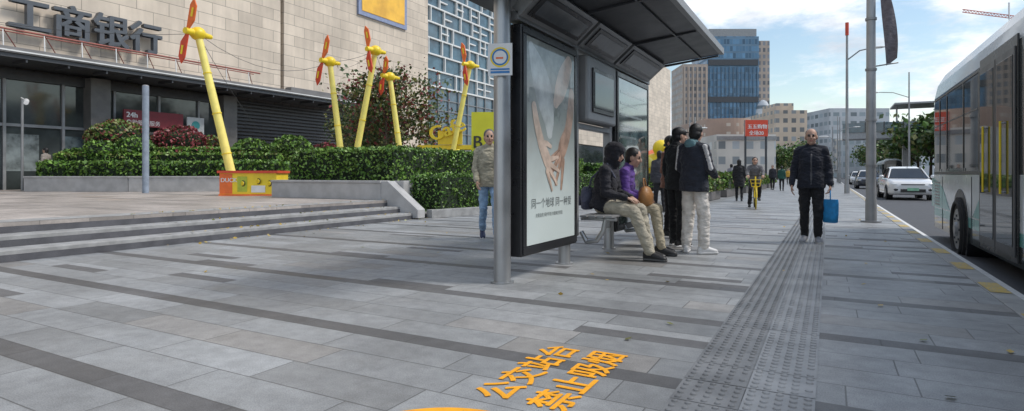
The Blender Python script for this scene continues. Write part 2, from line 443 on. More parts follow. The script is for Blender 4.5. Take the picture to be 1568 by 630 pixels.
def annulus(mb,cx,cy,r0,r1,z,m,n=64):
    for i in range(n):
        a=2*math.pi*i/n;b=2*math.pi*(i+1)/n
        mb.poly([(cx+r0*math.cos(a),cy+r0*math.sin(a),z),(cx+r1*math.cos(a),cy+r1*math.sin(a),z),(cx+r1*math.cos(b),cy+r1*math.sin(b),z),(cx+r0*math.cos(b),cy+r0*math.sin(b),z)],m)
annulus(mb,cx,cy,.42,.485,.004,M_orange)
M=Matrix.Translation((cx,cy,.0045))@Matrix.Rotation(R(45),4,'Z')
mb.add([M@Vector(p) for p in ((-.43,-.03,0),(.43,-.03,0),(.43,.03,0),(-.43,.03,0))],[(0,1,2,3)],M_orange)
mb.box(cx-.2,cx+.2,cy-.03,cy+.03,.0035,.0042,M_orange)
mb.done('no_smoking_road_symbol')

# plaza with steps
mb=MB()
mb.box(-9.26,-8.5,-12,12.2,0.001,.14,M_curb); mb.done('plaza_step',bevel=.01)
mb=MB(); mb.box(-9.30,-8.88,-12,12.2,.141,.28,M_curb); mb.done('plaza_step',bevel=.01)
mb=MB(); mb.box(-60,-9.26,-40,60,-.16,.42,M_plaza); mb.done('plaza_pavement')
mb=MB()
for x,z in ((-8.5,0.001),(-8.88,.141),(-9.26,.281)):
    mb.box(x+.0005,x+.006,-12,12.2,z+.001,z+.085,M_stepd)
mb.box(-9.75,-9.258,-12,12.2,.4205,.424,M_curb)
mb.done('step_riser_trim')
pts=[]
for _ in range(260):
    y=random.uniform(5,12); x,z=random.choice(((-9.0,.29),(-8.6,.15),(-9.4,.43),(-8.3,.01))); pts.append((x+random.uniform(-.12,.1),y,z+.004))
for _ in range(60): pts.append((random.uniform(-8,1),random.uniform(3,16),.012))
leaves('fallen_leaves',pts,.035,(M_leafy,M_leafo),(.7,.3),flat=True)

# ---------------------------------------------------------------- mall facade (left)
e=empty('shopping_mall')
mb=MB(); XF=-28
mb.box(-60,XF,-30,23.25,5.9,26,M_beige)
mb.box(-60,XF,23.5,37.4,5.6,26,M_beige)
mb.box(-60,XF-.35,23.2,23.55,5.6,26,M_black)
mb.box(-60,XF-1.2,-30,37.4,.4,5.7,M_brick)
mb.box(-60,XF,33.0,37.4,.42,5.6,M_beige)
mb.box(-60,XF-.6,37.4,60,0,26,M_glassb)
mb.box(-60,XF-.02,60,118,5,22,M_beige)
mb.box(-60,XF-.5,60,118,0,5,M_glassd)
mb.done('walls',e)
mb=MB(); M_frame=mat('white_curtain_frame',(.74,.75,.74),.5,0,.06,2)
rr=random.Random(3)
zl=[8.3,9.6,10.9,12.2,13.5,14.8,16.1,17.4,18.7,20,21.3,22.6,23.9,25.2]
for z in zl: mb.box(XF-.6,XF-.42,37.4,60,z-.06,z+.06,M_frame)
for i,z in enumerate(zl[:-1]):
    y=37.4+rr.uniform(0,1)
    while y<60:
        mb.box(XF-.6,XF-.40,y-.05,y+.05,z+.062,zl[i+1]-.062,M_frame); 
        if rr.random()<.4:
            mb.box(XF-.6,XF-.41,y+.055,min(60,y+1.1),z+.6,z+.7,M_frame)
        y+=rr.choice([.9,1.4,1.9,2.5])
for z in np.arange(1,8.2,.9): mb.box(XF-.6,XF-.5,37.4,60,z-.03,z+.03,M_mgrey)
for y in np.arange(38,60,1.5): mb.box(XF-.6,XF-.47,y-.03,y+.03,.4,8.2,M_mgrey)
mb.done('curtain_wall_frame',e)
mb=MB(); XS=XF-1.2
M_shop=mat('shop_glass',(.055,.065,.065),.07,0,.6,.5,spec=.8)
mb.box(XS,XS+.05,-20,20,.42,4.9,M_shop)
for y in np.arange(-20,20.1,2.05):
    mb.box(XS+.052,XS+.16,y-.05,y+.05,.42,4.9,M_mgrey)
mb.box(XS+.054,XS+.13,-20,20,3.0,3.12,M_mgrey)
mb.box(XS+.054,XS+.2,-20,20,4.9,5.3,M_dsteel)
rs=random.Random(9)
for k,y in enumerate(np.arange(10.45,20,2.05)):
    c=[(.20,.23,.23),(.13,.17,.18),(.24,.21,.17),(.10,.14,.11)][k%4]
    mb.box(XS+.051,XS+.053,y+.3,y+1.5,1.0+rs.uniform(0,.4),2.7,mat('lit_interior_panel_%d'%(k%4),c,.3,0,.5,2))  # lighter panels on the opaque glass, the lit shop interior painted as colour
for y in (6.0,14.0,20.4): mb.box(XS+.055,XS+.7,y-.4,y+.4,.42,5.3,mat('column_dark_stone',(.14,.135,.13),.4,0,.2,2))
z=.9
while z<5.2:
    mb.box(XS+.02,XS+.14,21,33,z,z+.1,M_dsteel); z+=.2
M_can=mat('canopy_grey',(.19,.185,.185),.6,0,.15,1)
mb.box(XF-1.2,XF+1.25,-30,28,5.42,5.58,M_dsteel)
mb.box(XF-1.1,XF+1.35,-30,28,5.583,5.80,M_can)
mb.box(XF+1.353,XF+1.38,-30,28,5.63,5.68,M_frame)
for y in np.arange(-30,28,1.4): mb.box(XF+.1,XF+1.2,y-.03,y+.03,5.30,5.418,M_dsteel)
mb.box(XF-.1,XF+.5,23.6,33,5.9,6.15,M_can)
mb.done('shopfront',e)
mb=MB()
M_dred=mat('dark_red_steel',(.30,.09,.07),.5,0,.2,3)
mb.bar((XF+1.1,-20,6.48),(XF+1.1,21,6.48),.04,M_dred); mb.bar((XF+.6,-20,6.48),(XF+.6,21,6.48),.025,M_dred)
for y in np.arange(-20,21,1.3):
    mb.bar((XF+1.1,y,6.48),(XF+.6,y+.65,5.82),.02,M_dred,6); mb.bar((XF+1.1,y,6.48),(XF+1.15,y,5.82),.022,M_wpaint,6)
mb.done('letter_truss',e)
M_let=mat('letter_dark_grey',(.10,.11,.125),.4,.2,.1,2)
M=Matrix.Translation((XF+.35,10.25,6.74))@Matrix.Rotation(R(90),4,'Z')@Matrix.Rotation(R(90),4,'X')
text_mesh('bank_sign_letters',"工商银行",1.48,M_let,M,.12,[(0,0),(.05,0),(0,.05),(.05,.05),(-.03,.02)],.003,e)
mb=MB()
mb.box(XF+.002,XF+.15,29.5,34.6,11.9,16,mat('billboard_frame',(.25,.3,.45),.5)); mb.box(XF+.152,XF+.18,29.8,34.3,12.2,15.8,mat('orange_panel',(.9,.48,.06),.5,0,.2,.8))
mb.done('billboard',e)
mb=MB()
mb.box(XS+.72,XS+.80,14.9,17.7,3.3,4.05,mat('dark_red_sign',(.20,.025,.035),.5)); mb.box(XS+.72,XS+.81,17.9,18.8,3.1,3.95,mat('sign_grey_white',(.5,.52,.52),.5))
mb.bar((XS+.812,18.35,3.55),(XS+.825,18.35,3.55),.22,mat('logo_teal',(.05,.3,.3),.5))
mb.done('bank_atm_sign',e)
M=Matrix.Translation((XS+.81,15.0,3.70))@Matrix.Rotation(R(90),4,'Z')@Matrix.Rotation(R(90),4,'X')
text_mesh('atm_text',"24h",.34,M_wpaint,M,0,[(0,0),(.02,0)],.003,e)
M=Matrix.Translation((XS+.81,15.0,3.38))@Matrix.Rotation(R(90),4,'Z')@Matrix.Rotation(R(90),4,'X')
text_mesh('atm_text',"自助银行服务",.26,M_wpaint,M,0,[(0,0)],.003,e)
mb=MB()
for (yy,zz,r_) in ((9.2,2.3,.45),(9.8,1.7,.55),(9.0,1.3,.5),(9.5,1.0,.6),(8.8,1.9,.3)):
    n=24
    for i in range(n*3//4):
        a=2*math.pi*i/n; b=2*math.pi*(i+1)/n
        mb.bar((XS+.07,yy+r_*math.cos(a),zz+r_*math.sin(a)),(XS+.07,yy+r_*math.cos(b),zz+r_*math.sin(b)),.03,M_frame,5,caps=False)
mb.done('window_decal',e)

def wallseg(mb,p,q,th,z0,z1,m,cap=True):
    p=Vector((*p,0));q=Vector((*q,0)); d=(q-p); L=d.length; a=math.atan2(d.y,d.x); c=(p+q)/2
    mb.obox((c.x,c.y,(z0+z1)/2),L,th,z1-z0,m,a)
    if cap: mb.obox((c.x,c.y,z1+.03),L+.02,th+.06,.058,m,a)
mb=MB()
A=wp(42,21.3);Bp=wp(200,21.0);C=wp(435,21.6); 
wallseg(mb,A[:2],Bp[:2],.3,.42,.92,M_stonew); wallseg(mb,Bp[:2],C[:2],.3,.42,.922,M_stonew)
mb.done('planter_wall',bevel=.01)
def quad_px(pa,pb,d0,d1): 
    a=wp(pa,d0);b=wp(pb,d0);c=wp(pb,d1);d=wp(pa,d1); return [a[:2],b[:2],c[:2],d[:2]]
hedge('clipped_hedge',quad_px(60,440,21.6,22.6),.42,1.50,260,.09)
hedge('clipped_hedge',quad_px(85,430,22.7,23.5),.42,1.86,230,.09,(M_leaf,M_leaf2,M_leafo),(.4,.35,.25))
hedge('clipped_hedge',quad_px(235,370,23.5,24.3),.42,2.12,230,.09,(M_leaf,M_leaf2,M_leafr),(.45,.4,.15))
for px,d,zc,r,ms in ((180,24.4,2.50,1.12,'o'),(275,25,2.36,1.04,'r'),(323,26,2.3,.62,'o'),(384,26,2.1,.75,'g'),(447,26,2.15,.85,'g'),(208,23.6,2.0,.75,'g'),(115,23.8,1.75,.5,'g'),(500,27,2.0,.7,'r'),(158,23.3,1.9,.7,'g')):
    p=wp(px,d,zc)
    mm={'o':((M_leafo,M_leaf,M_leafr),(.5,.3,.2)),'r':((M_leafr,M_leafd),(.85,.15)),'g':((M_leaf,M_leaf2,M_leafd),(.5,.3,.2))}[ms]
    bush('round_shrub',p,(r,r,r*.72),.09,200,*mm)
mb=MB()
wallseg(mb,(-13.3,10.9),(-9.45,10.9),.3,.42,.83,M_stonew)
wallseg(mb,(-13.3,11.05),(-13.3,34),.3,.42,.832,M_stonew)
mb.prism([(-9.45,10.76,.02),(-9.45,10.76,.88),(-9.25,10.76,.88),(-8.35,10.76,.22),(-8.35,10.76,.02)],(0,.28,0),M_stonew)
mb.prism([(-9.3,11.05,.02),(-9.3,11.05,.885),(-9.0,11.05,.885),(-9.0,11.05,.02)],(0,26,0),M_stonew)
wallseg(mb,(-8.35,11.2),(-7.75,13.6),.2,0,.2,M_curb,False)
wallseg(mb,(-7.75,13.6),(-7.75,40),.2,0,.2,M_curb,False)
mb.done('planter_wall',bevel=.01)
hedge('clipped_hedge',[(-13.1,11.2),(-9.5,11.2),(-9.5,24),(-13.1,24)],.7,1.72,340,.06,w=(.45,.4,.15))
hedge('clipped_hedge',[(-9.0,11.3),(-8.3,11.5),(-7.9,24),(-8.9,24)],.05,1.02,440,.05,w=(.55,.2,.25))
hedge('clipped_hedge',[(-13,24),(-8,24),(-8,46),(-13,46)],.4,1.5,90,.12)
mb=MB()
for k in range(5):
    y=21+k*7; mb.box(-5.0,-4.1,y,y+5.2,.004,.42,mat('dark_planter',(.14,.13,.125),.6))
mb.done('planter_box',bevel=.02)
for k in range(5):
    y=21+k*7
    hedge('planter_shrub',[(-5,y+.1),(-4.05,y+.1),(-4.05,y+5.1),(-5,y+5.1)],.4,.85+.15*(k%2),170,.1,(M_leaf,M_leaf2,M_leafo),(.4,.3,.3),lump=.25)
tree('courtyard_tree',wp(590,29,.42),5.6,3.0,(M_leafd,M_leafo,M_leafr),(.5,.3,.2),6500,.13,.11,.3,5)
tree('courtyard_tree',wp(560,33,.42),4.6,2.3,(M_leafd,M_leafo),(.6,.4),4000,.13,.11,.3,8)

# ---------------------------------------------------------------- propeller poles
def prop_pole(pxb,d,pxt,yt,ang,rb=.13,bl=.9,dt=None,z0=.42):
    dt=dt or d; e=empty('propeller_pole'); mb=MB()
    a=wp(pxb,d,z0); b=wp(pxt,dt,zat(yt,dt)); mb.bar(a,b,rb,M_yellowp,12,rb*.75)
    mb.ell(b,(rb*1.7,rb*1.7,rb*1.5),M_yellow,12,8)
    for t in (.25,.5,.75): p=a.lerp(b,t); dd=(b-a).normalized(); mb.bar(p,p+dd*.03,rb*(1.04-.25*t)+.012,M_yellow,12)
    ax=(Vector((-b.x,-b.y,0))).normalized(); ax.rotate(Matrix.Rotation(R(-48),3,'Z'))
    hub=b+ax*rb*2.6; mb.bar(b,hub+ax*.1,rb*.9,M_yellow,12,rb*.7); mb.bar(b-ax*.1,b-ax*.5,rb*.8,M_yellow,10,rb*.5)
    side=ax.cross(Vector((0,0,1))).normalized()
    up=Vector((0,0,1))
    for k,m in ((0,M_redo),(1,M_red)):
        t=R(ang)+k*math.pi; dr=(up*math.cos(t)+side*math.sin(t)); wd=dr.cross(ax)
        L=bl; pts=[hub+dr*.08+wd*.04,hub+dr*L*.35+wd*.19,hub+dr*L*.8+wd*.17,hub+dr*L+wd*.02,hub+dr*L*.8-wd*.08,hub+dr*.08-wd*.06]
        mb.prism([p-ax*.02 for p in pts],ax*.04,m)
        pts=[hub+dr*L*.45+wd*.11,hub+dr*L*.72+wd*.10,hub+dr*L*.72+wd*.03,hub+dr*L*.45+wd*.03]
        mb.prism([p+ax*.023 for p in pts],ax*.01,M_yellow)
    mb.done('pole',e,recalc=True)
    return b
t1=prop_pole(362,18.0,303,52,-14,.14,1.0)
t2=prop_pole(529,23,505,95,-16,.14,1.0)
t3=prop_pole(535,23,575,78,12,.14,.95)
t4=prop_pole(620,24,597,118,-10,.13,.8)
t5=prop_pole(682,26,720,100,12,.13,1.0)
mb=MB()
def cable(a,b,sag=.4,r=.008):
    pts=[]
    for i in range(9):
        t=i/8; p=a.lerp(b,t); p.z-=sag*4*t*(1-t); pts.append(p)
    mb.path(pts,r,M_dsteel,5)
cable(t1,t2,.7); cable(t1,wp(430,24,1.8),.3); cable(t2,t3,.1); cable(t3,t4,.3); cable(t4,t5,.5); cable(t1,Vector((XF+1.1,8,6.7)),.3); cable(t3,Vector((XF,28,8)),.2)
mb.done('guy_cables')
e=empty('promotional_box_base'); mb=MB(); c=wp(390,17.3,.42)
M=Matrix.Translation(c)@Matrix.Rotation(R(29),4,'Z')
M_sg=mat('sticker_green',(.45,.52,.05),.5)
mb.box(-.82,.82,-.45,.45,.002,.66,M_yellow,M); mb.box(-.87,.87,-.5,.5,.66,.73,M_red,M); mb.box(-.84,.84,-.47,.47,.0,.05,M_redo,M)
mb.box(-.818,-.45,-.458,-.452,.06,.64,M_redo,M)
mb.box(-.3,-.02,-.458,-.452,.12,.56,M_sg,M); mb.box(.1,.5,-.458,-.452,.1,.3,M_wpaint,M)
for (sx,sy) in ((.3,.42),(.62,.36),(-.15,.36)):
    mb.ell(M@Vector((sx,-.455,sy)),(.10,.02,.09),M_black,12,8); mb.ell(M@Vector((sx,-.468,sy)),(.075,.02,.065),M_yellow,12,8)
mb.done('box',e)
M2=M@Matrix.Translation((-.79,-.462,.4))@Matrix.Rotation(R(90),4,'X')
text_mesh('text',"DUCK",.17,M_wpaint,M2,0,[(0,0),(.01,0)],.002,e)
mb=MB(); p=wp(223,19.5,.42); mb.bar(p,p+Vector((0,0,zat(132,19.5)-.42)),.1,mat('blue_grey_post',(.28,.33,.40),.5),12); mb.ell(p+Vector((0,0,zat(132,19.5)-.42)),(.1,.1,.04),M_mgrey); mb.done('steel_bollard_post')
mb=MB(); p=wp(40,22.5,zat(155,22.5)); mb.bar(p,p+Vector((.5,-.2,-.12)),.1,M_wpaint,10,.08); mb.bar(p,p+Vector((-.4,0,.15)),.03,M_wpaint,6); mb.bar(wp(34,22.9,.42),wp(34,22.9,zat(150,22.5)),.05,M_mgrey,8); mb.done('security_camera')
e=empty('yellow_kiosk'); mb=MB(); c=wp(702,27,.42)
M=Matrix.Translation(c)@Matrix.Rotation(R(25),4,'Z')
mb.box(-1.6,1.9,-.6,1.4,0,1.1,M_yellow,M); mb.box(-1.5,1.8,-.5,1.3,1.1,1.75,M_glassd,M); mb.box(-1.75,2.0,-.8,1.5,1.75,1.95,M_yellow,M); mb.box(-1.0,1.2,-.82,-.78,1.2,1.7,M_wpaint,M)
mb.box(-.8,.3,-.86,-.76,1.97,2.6,M_yellow,M)
mb.done('booth',e)
M2=M@Matrix.Translation((-1.1,-.9,2.1))@Matrix.Rotation(R(90),4,'X')@Matrix.Rotation(R(18),4,'Z')
text_mesh('roof_letters',"Café",.9,M_yellow,M2,.08,[(0,0),(.04,0)],.003,e)
e=empty('yellow_banner_sign'); mb=MB(); a=wp(722,20,.42); b=wp(757,20,.42); d=(b-a).normalized(); 
M_lime=mat('lime_yellow_panel',(.82,.76,.04),.5,0,.08,1)
zt=zat(172,20)
c=(a+b)/2; mb.obox((c.x,c.y,(zt+.9)/2),(b-a).length,.08,zt-.9,M_lime,math.atan2(d.y,d.x))
mb.bar(a+d*.1,a+d*.1+Vector((0,0,1)),.04,M_mgrey,8); mb.bar(b-d*.1,b-d*.1+Vector((0,0,1)),.04,M_mgrey,8); mb.done('panel',e)
M2=Matrix.Translation((a.x+.07,a.y-.06,1.95))@Matrix.Rotation(math.atan2(d.y,d.x),4,'Z')@Matrix.Rotation(R(90),4,'X')
text_mesh('text',"B.",.6,M_black,M2,0,[(0,0),(.02,0)],.003,e)
def duck(name,c,s,rot):
    e=empty(name,c,rot); mb=MB()
    mb.ell((0,0,.5*s),(.42*s,.6*s,.42*s),M_yellow,18,12); mb.ell((0,.3*s,1.1*s),(.33*s,.33*s,.33*s),M_yellow,18,12)
    mb.ell((0,.62*s,1.03*s),(.17*s,.2*s,.06*s),M_redo,12,8); mb.bar((0,-.4*s,.6*s),(0,-.75*s,.85*s),.2*s,M_yellow,10,.03*s)
    for q in (-1,1):
        mb.ell((q*.13*s,.58*s,1.2*s),(.04*s,.03*s,.06*s),M_black,8,6); mb.ell((q*.4*s,-.05*s,.55*s),(.1*s,.35*s,.22*s),M_yellowp,12,8)
    mb.done('body',e); return e
duck('duck_statue',wp(594,21,1.55),.35,R(200))
duck('duck_statue',wp(702,22,1.5),.35,R(200))
duck('duck_statue',wp(1004,25,.95),1.1,R(240))

# ---------------------------------------------------------------- bus shelter
e=empty('bus_shelter'); mb=MB(); X0=-2.7
mb.bar((-2.745,4.84,0),(-2.745,4.84,2.95),.082,M_steel,32)
mb.bar((-2.745,4.84,0.0),(-2.745,4.84,.015),.115,M_steel,24)
for y in (6.22,7.78,9.5):
    mb.bar((X0,y,0),(X0,y,.5),.07,M_steel,20); mb.bar((X0,y,0),(X0,y,.015),.1,M_steel,20)
for y in (7.72,9.58): mb.box(X0-.05,X0+.05,y-.05,y+.05,.3,2.75,M_mgrey)
mb.box(X0-.06,X0+.06,6.42,6.52,.3,2.55,M_mgrey)
mb.box(X0-.07,X0+.07,4.95,9.63,2.53,2.62,M_mgrey)
mb.box(X0-.05,X0+.05,6.53,7.66,1.60,1.66,M_mgrey)
mb.done('frame',e,bevel=.006)
def adbox(y0,y1,z0,z1,border=.09):
    mb=MB(); mb.box(X0-.09,X0+.09,y0,y1,z0,z1,M_black); mb.done('lightbox',e,bevel=.012)
    mb=MB(); f=.014
    for (a,b,c,d) in ((y0+.02,y1-.02,z1-border,z1-.02),(y0+.02,y1-.02,z0+.02,z0+border),(y0+.02,y0+border,z0+border,z1-border),(y1-border,y1-.02,z0+border,z1-border)):
        mb.box(X0+.09,X0+.09+f,a+.001,b-.001,c+.001,d-.001,M_black)
    mb.done('bezel',e,bevel=.004)
adbox(4.98,6.38,.23,2.50,.09); adbox(7.82,9.46,.23,2.50,.09)
def postermat():
    m,nt,b=newmat('poster_print'); nb=NB(nt)
    tc=nb.n('ShaderNodeTexCoord').outputs['Object']; sp=nb.n('ShaderNodeSeparateXYZ'); nb.link(tc,sp.inputs[0])
    g=nb.smooth(sp.outputs[2],.5,2.3)
    c=nb.mix(g,(.70,.79,.77),(.20,.215,.19))
    n=nb.smooth(nb.noise(tc,2.2,6,.65),.42,.62); c=nb.mix(nb.m('MULTIPLY',n,nb.m('MULTIPLY',g,.9)),c,(.42,.44,.40))
    n2=nb.smooth(nb.noise(tc,5.5,5,.6),.55,.7); c=nb.mix(nb.m('MULTIPLY',n2,nb.m('MULTIPLY',g,.7)),c,(.09,.10,.085))
    nb.link(c,b.inputs['Base Color']); b.inputs['Roughness'].default_value=.35; b.inputs['Coat Weight'].default_value=.8; b.inputs['Coat Roughness'].default_value=.02
    return m
PY0,PY1=5.07,6.29
mb=MB(); mb.box(X0+.091,X0+.097,PY0,PY1,.33,2.40,postermat()); mb.done('poster',e)
M_ps=mat('poster_hand_tone',(.52,.34,.25),.35,0,.28,7,coat=.8); M_ps2=mat('poster_hand_light',(.72,.56,.45),.35,0,.2,7,coat=.8); M_ps3=mat('poster_sleeve_grey',(.55,.58,.56),.35,0,.35,4,coat=.8); M_psd=mat('poster_crease',(.28,.16,.11),.35,0,.2,7,coat=.8)
def spline(pts,n):
    P=[np.array(p,float) for p in pts]; P=[2*P[0]-P[1]]+P+[2*P[-1]-P[-2]]; out=[]
    for i in range(1,len(P)-2):
        for k in range(n):
            t=k/n; a,b,c,d=P[i-1],P[i],P[i+1],P[i+2]
            out.append(.5*((2*b)+(-a+c)*t+(2*a-5*b+4*c-d)*t*t+(-a+3*b-3*c+d)*t**3))
    out.append(P[-2]); return out
XC=[X0+.0975]
def ribbon(mb,pts,m):
    S=spline(pts,6); x=XC[0]; XC[0]+=.0003
    Lp=[];Rp=[]
    for i,(y,z,r) in enumerate(S):
        a=S[max(i-1,0)];b=S[min(i+1,len(S)-1)]; d=Vector((b[0]-a[0],b[1]-a[1])).normalized()
        Lp.append(Vector((x,y-d.y*r,z+d.x*r))); Rp.append(Vector((x,y+d.y*r,z-d.x*r)))
    n=len(S); mb.add(Lp+Rp,[(i,i+1,n+i+1,n+i) for i in range(n-1)],m)
    for (c,sg) in ((S[0],-1),(S[-1],1)):
        k=0 if sg<0 else n-1; cc=Vector((x,c[0],c[1])); v=Lp[k]-cc
        a=S[1 if sg<0 else -1]; b=S[0 if sg<0 else -2]
        d=Vector((0,b[0]-a[0],b[1]-a[1])).normalized() if sg<0 else Vector((0,a[0]-b[0],a[1]-b[1])).normalized()
        fan=[cc+v*math.cos(math.pi*q/8)+d*c[2]*math.sin(math.pi*q/8) for q in range(9)]
        mb.poly(fan,m)
mb=MB(); o=-.13
ribbon(mb,[(5.30+o,2.30,.06),(5.45+o,2.1,.16),(5.62+o,1.85,.19),(5.72+o,1.62,.13),(5.74+o,1.48,.07)],M_ps3)
ribbon(mb,[(6.25+o,2.28,.10),(6.12+o,2.12,.14),(6.0+o,1.95,.13),(5.9+o,1.82,.07)],M_ps2)
ribbon(mb,[(6.33+o,1.95,.07),(6.30+o,1.75,.09),(6.22+o,1.52,.09),(6.1+o,1.36,.11),(6.02+o,1.25,.09)],M_ps)
for (ys,zs,dy,dz) in ((5.97,1.27,-.22,-.06),(5.98,1.22,-.22,-.17),(6.03,1.19,-.16,-.26),(6.09,1.18,-.06,-.30)):
    ribbon(mb,[(ys+o,zs,.042),(ys+o+dy*.5,zs+dz*.55,.032),(ys+o+dy*.9,zs+dz,.022)],M_ps)
    ribbon(mb,[(ys+o+.02,zs+.03,.006),(ys+o+dy*.5+.03,zs+dz*.55+.01,.005),(ys+o+dy*.8+.02,zs+dz*.9,.003)],M_psd)
ribbon(mb,[(5.36+o,1.72,.05),(5.44+o,1.52,.065),(5.55+o,1.33,.075),(5.66+o,1.20,.085),(5.72+o,1.13,.07)],M_ps2)
for (ys,zs,dy,dz) in ((5.73,1.19,.22,.03),(5.74,1.14,.24,-.07),(5.72,1.09,.2,-.16),(5.67,1.07,.12,-.2)):
    ribbon(mb,[(ys+o,zs,.036),(ys+o+dy*.5,zs+dz*.5,.028),(ys+o+dy,zs+dz,.018)],M_ps2)
    ribbon(mb,[(ys+o,zs-.03,.005),(ys+o+dy*.5,zs+dz*.5-.025,.004),(ys+o+dy*.9,zs+dz-.015,.003)],M_psd)
ribbon(mb,[(5.52+o,1.34,.03),(5.64+o,1.36,.03),(5.76+o,1.33,.022)],M_ps2)
mb.done('poster_art',e)
M_txt=mat('poster_text_grey',(.16,.18,.18),.5)
M=Matrix.Translation((X0+.1,PY0+.10,.70))@Matrix.Rotation(R(90),4,'Z')@Matrix.Rotation(R(90),4,'X')
text_mesh('poster_text',"同一个地球 同一种爱",.11,M_txt,M,0,[(0,0)],.0003,e)
M=Matrix.Translation((X0+.1,PY0+.2,.60))@Matrix.Rotation(R(90),4,'Z')@Matrix.Rotation(R(90),4,'X')
text_mesh('poster_text',"关爱自然 保护环境 共建美好家园",.046,M_txt,M,0,[(0,0)],.0003,e)
M_p2=mat('poster_dark_green_print',(.13,.18,.165),.06,0,.7,3.5,spec=.9,coat=1)
mb=MB(); mb.box(X0+.091,X0+.097,7.91,9.37,.33,2.40,M_p2)
for z in np.arange(.6,2.3,.16):
    mb.box(X0+.098,X0+.1,7.98,7.98+random.uniform(.6,1.3),z,z+.035,mat('poster_pale_lines',(.38,.44,.42),.2,0,.3,6,coat=1))
mb.done('poster',e)
mb=MB(); mb.box(X0-.05,X0+.16,6.55,7.62,1.68,2.48,M_mgrey); mb.done('monitor_housing',e,bevel=.03)
mb=MB(); mb.box(X0+.161,X0+.18,6.70,7.48,1.80,2.34,M_black); mb.box(X0+.181,X0+.186,6.74,7.44,1.85,2.29,M_glassd); mb.done('monitor_screen',e,bevel=.003)
M_lcd=mat('lcd_grey',(.12,.13,.14),.15); M_dframe=mat('display_frame_grey',(.26,.265,.27),.4,.3)
for (y0,y1) in ((4.95,6.38),(6.46,7.70),(7.80,9.50)):
    mb=MB()
    a=Vector((X0+.08,0,2.56)); b=Vector((X0+.36,0,2.80)); d=(b-a).normalized(); n=Vector((d.z,0,-d.x))
    L=(b-a).length
    def slab(y0,y1,t0,t1,h0,h1,m):
        P=[a+d*L*t0+n*h0,a+d*L*t1+n*h0,a+d*L*t1+n*h1,a+d*L*t0+n*h1]
        mb.prism([Vector((p.x,y0,p.z)) for p in P],(0,y1-y0,0),m)
    slab(y0,y1,0,1,-.12,.0,M_dframe); 
    slab(y0+.09,y1-.09,.14,.86,.002,.018,M_black); slab(y0+.16,y1-.16,.26,.74,.019,.022,M_lcd)
    mb.done('route_display',e,bevel=.008,recalc=True)
mb=MB()
yA,yB=4.25,9.64
P=[(-3.15,yA,2.76),(-3.15,yA,2.83),(-2.2,yA,2.95),(-1.50,yA,3.01),(-1.46,yA,2.97),(-1.50,yA,2.93),(-2.2,yA,2.865)]
mb.prism(P,(0,yB-yA,0),M_dsteel); mb.done('roof',e,bevel=.008,recalc=True)
mb=MB()
for y in np.arange(yA+.05,yB,1.78):
    mb.prism([(-2.60,y,2.79),(-2.60,y,2.826),(-2.2,y,2.862),(-1.54,y,2.925),(-1.54,y,2.905),(-2.2,y,2.83)],(0,.045,0),M_dsteel)
mb.box(-1.52,-1.455,yA-.01,yB+.01,2.925,3.02,M_mgrey)
mb.box(-1.812,-1.788,yA,yB,2.876,2.896,M_dsteel)
mb.done('roof_ribs',e,bevel=.003,recalc=True)
mb=MB(); M_sb=mat('sign_blue',(.03,.2,.5),.4)
c=Vector((-2.705,4.73,2.11)); M=Matrix.Translation(c)@Matrix.Rotation(R(20),4,'Z')
mb.box(-.115,.115,-.006,.006,-.15,.15,M_wpaint,M)
for i in range(32):
    a=2*math.pi*i/32;b=2*math.pi*(i+1)/32
    P=[M@Vector((r*math.cos(t),-.008,.02+r*math.sin(t))) for r,t in ((.062,a),(.078,a),(.078,b),(.062,b))]; mb.poly(P,M_sb)
    P=[M@Vector((r*math.cos(t),-.0075,.02+r*math.sin(t))) for r,t in ((.079,a),(.094,a),(.094,b),(.079,b))]; mb.poly(P,M_yellow)
mb.box(-.04,.03,-.010,-.008,.005,.02,M_redo,M); mb.box(-.09,.09,-.010,-.008,-.130,-.11,M_sb,M); mb.box(-.09,.09,-.010,-.008,-.10,-.085,M_sb,M)
mb.bar((-2.745,4.84,2.0),(-2.745,4.84,2.03),.087,M_dsteel,20); mb.bar((-2.745,4.84,2.2),(-2.745,4.84,2.23),.087,M_dsteel,20)
mb.done('no_smoking_sign')
e=empty('bus_stop_bench'); mb=MB()
for y in (6.62,8.2):
    pts=[Vector((X0+.05,y,.34)),Vector((X0+.12,y,.22)),Vector((X0+.25,y,.24)),Vector((X0+.33,y,.36)),Vector((X0+.36,y,.50))]
    mb.path(pts,.028,M_steel,10)
    mb.bar((X0+.05,y,.50),(X0+.5,y,.50),.022,M_steel,10)
for k in range(4):
    mb.box(X0+.08+k*.105,X0+.165+k*.105,6.5,8.35,.522,.548,M_mgrey)
mb.done('seat',e,bevel=.006)

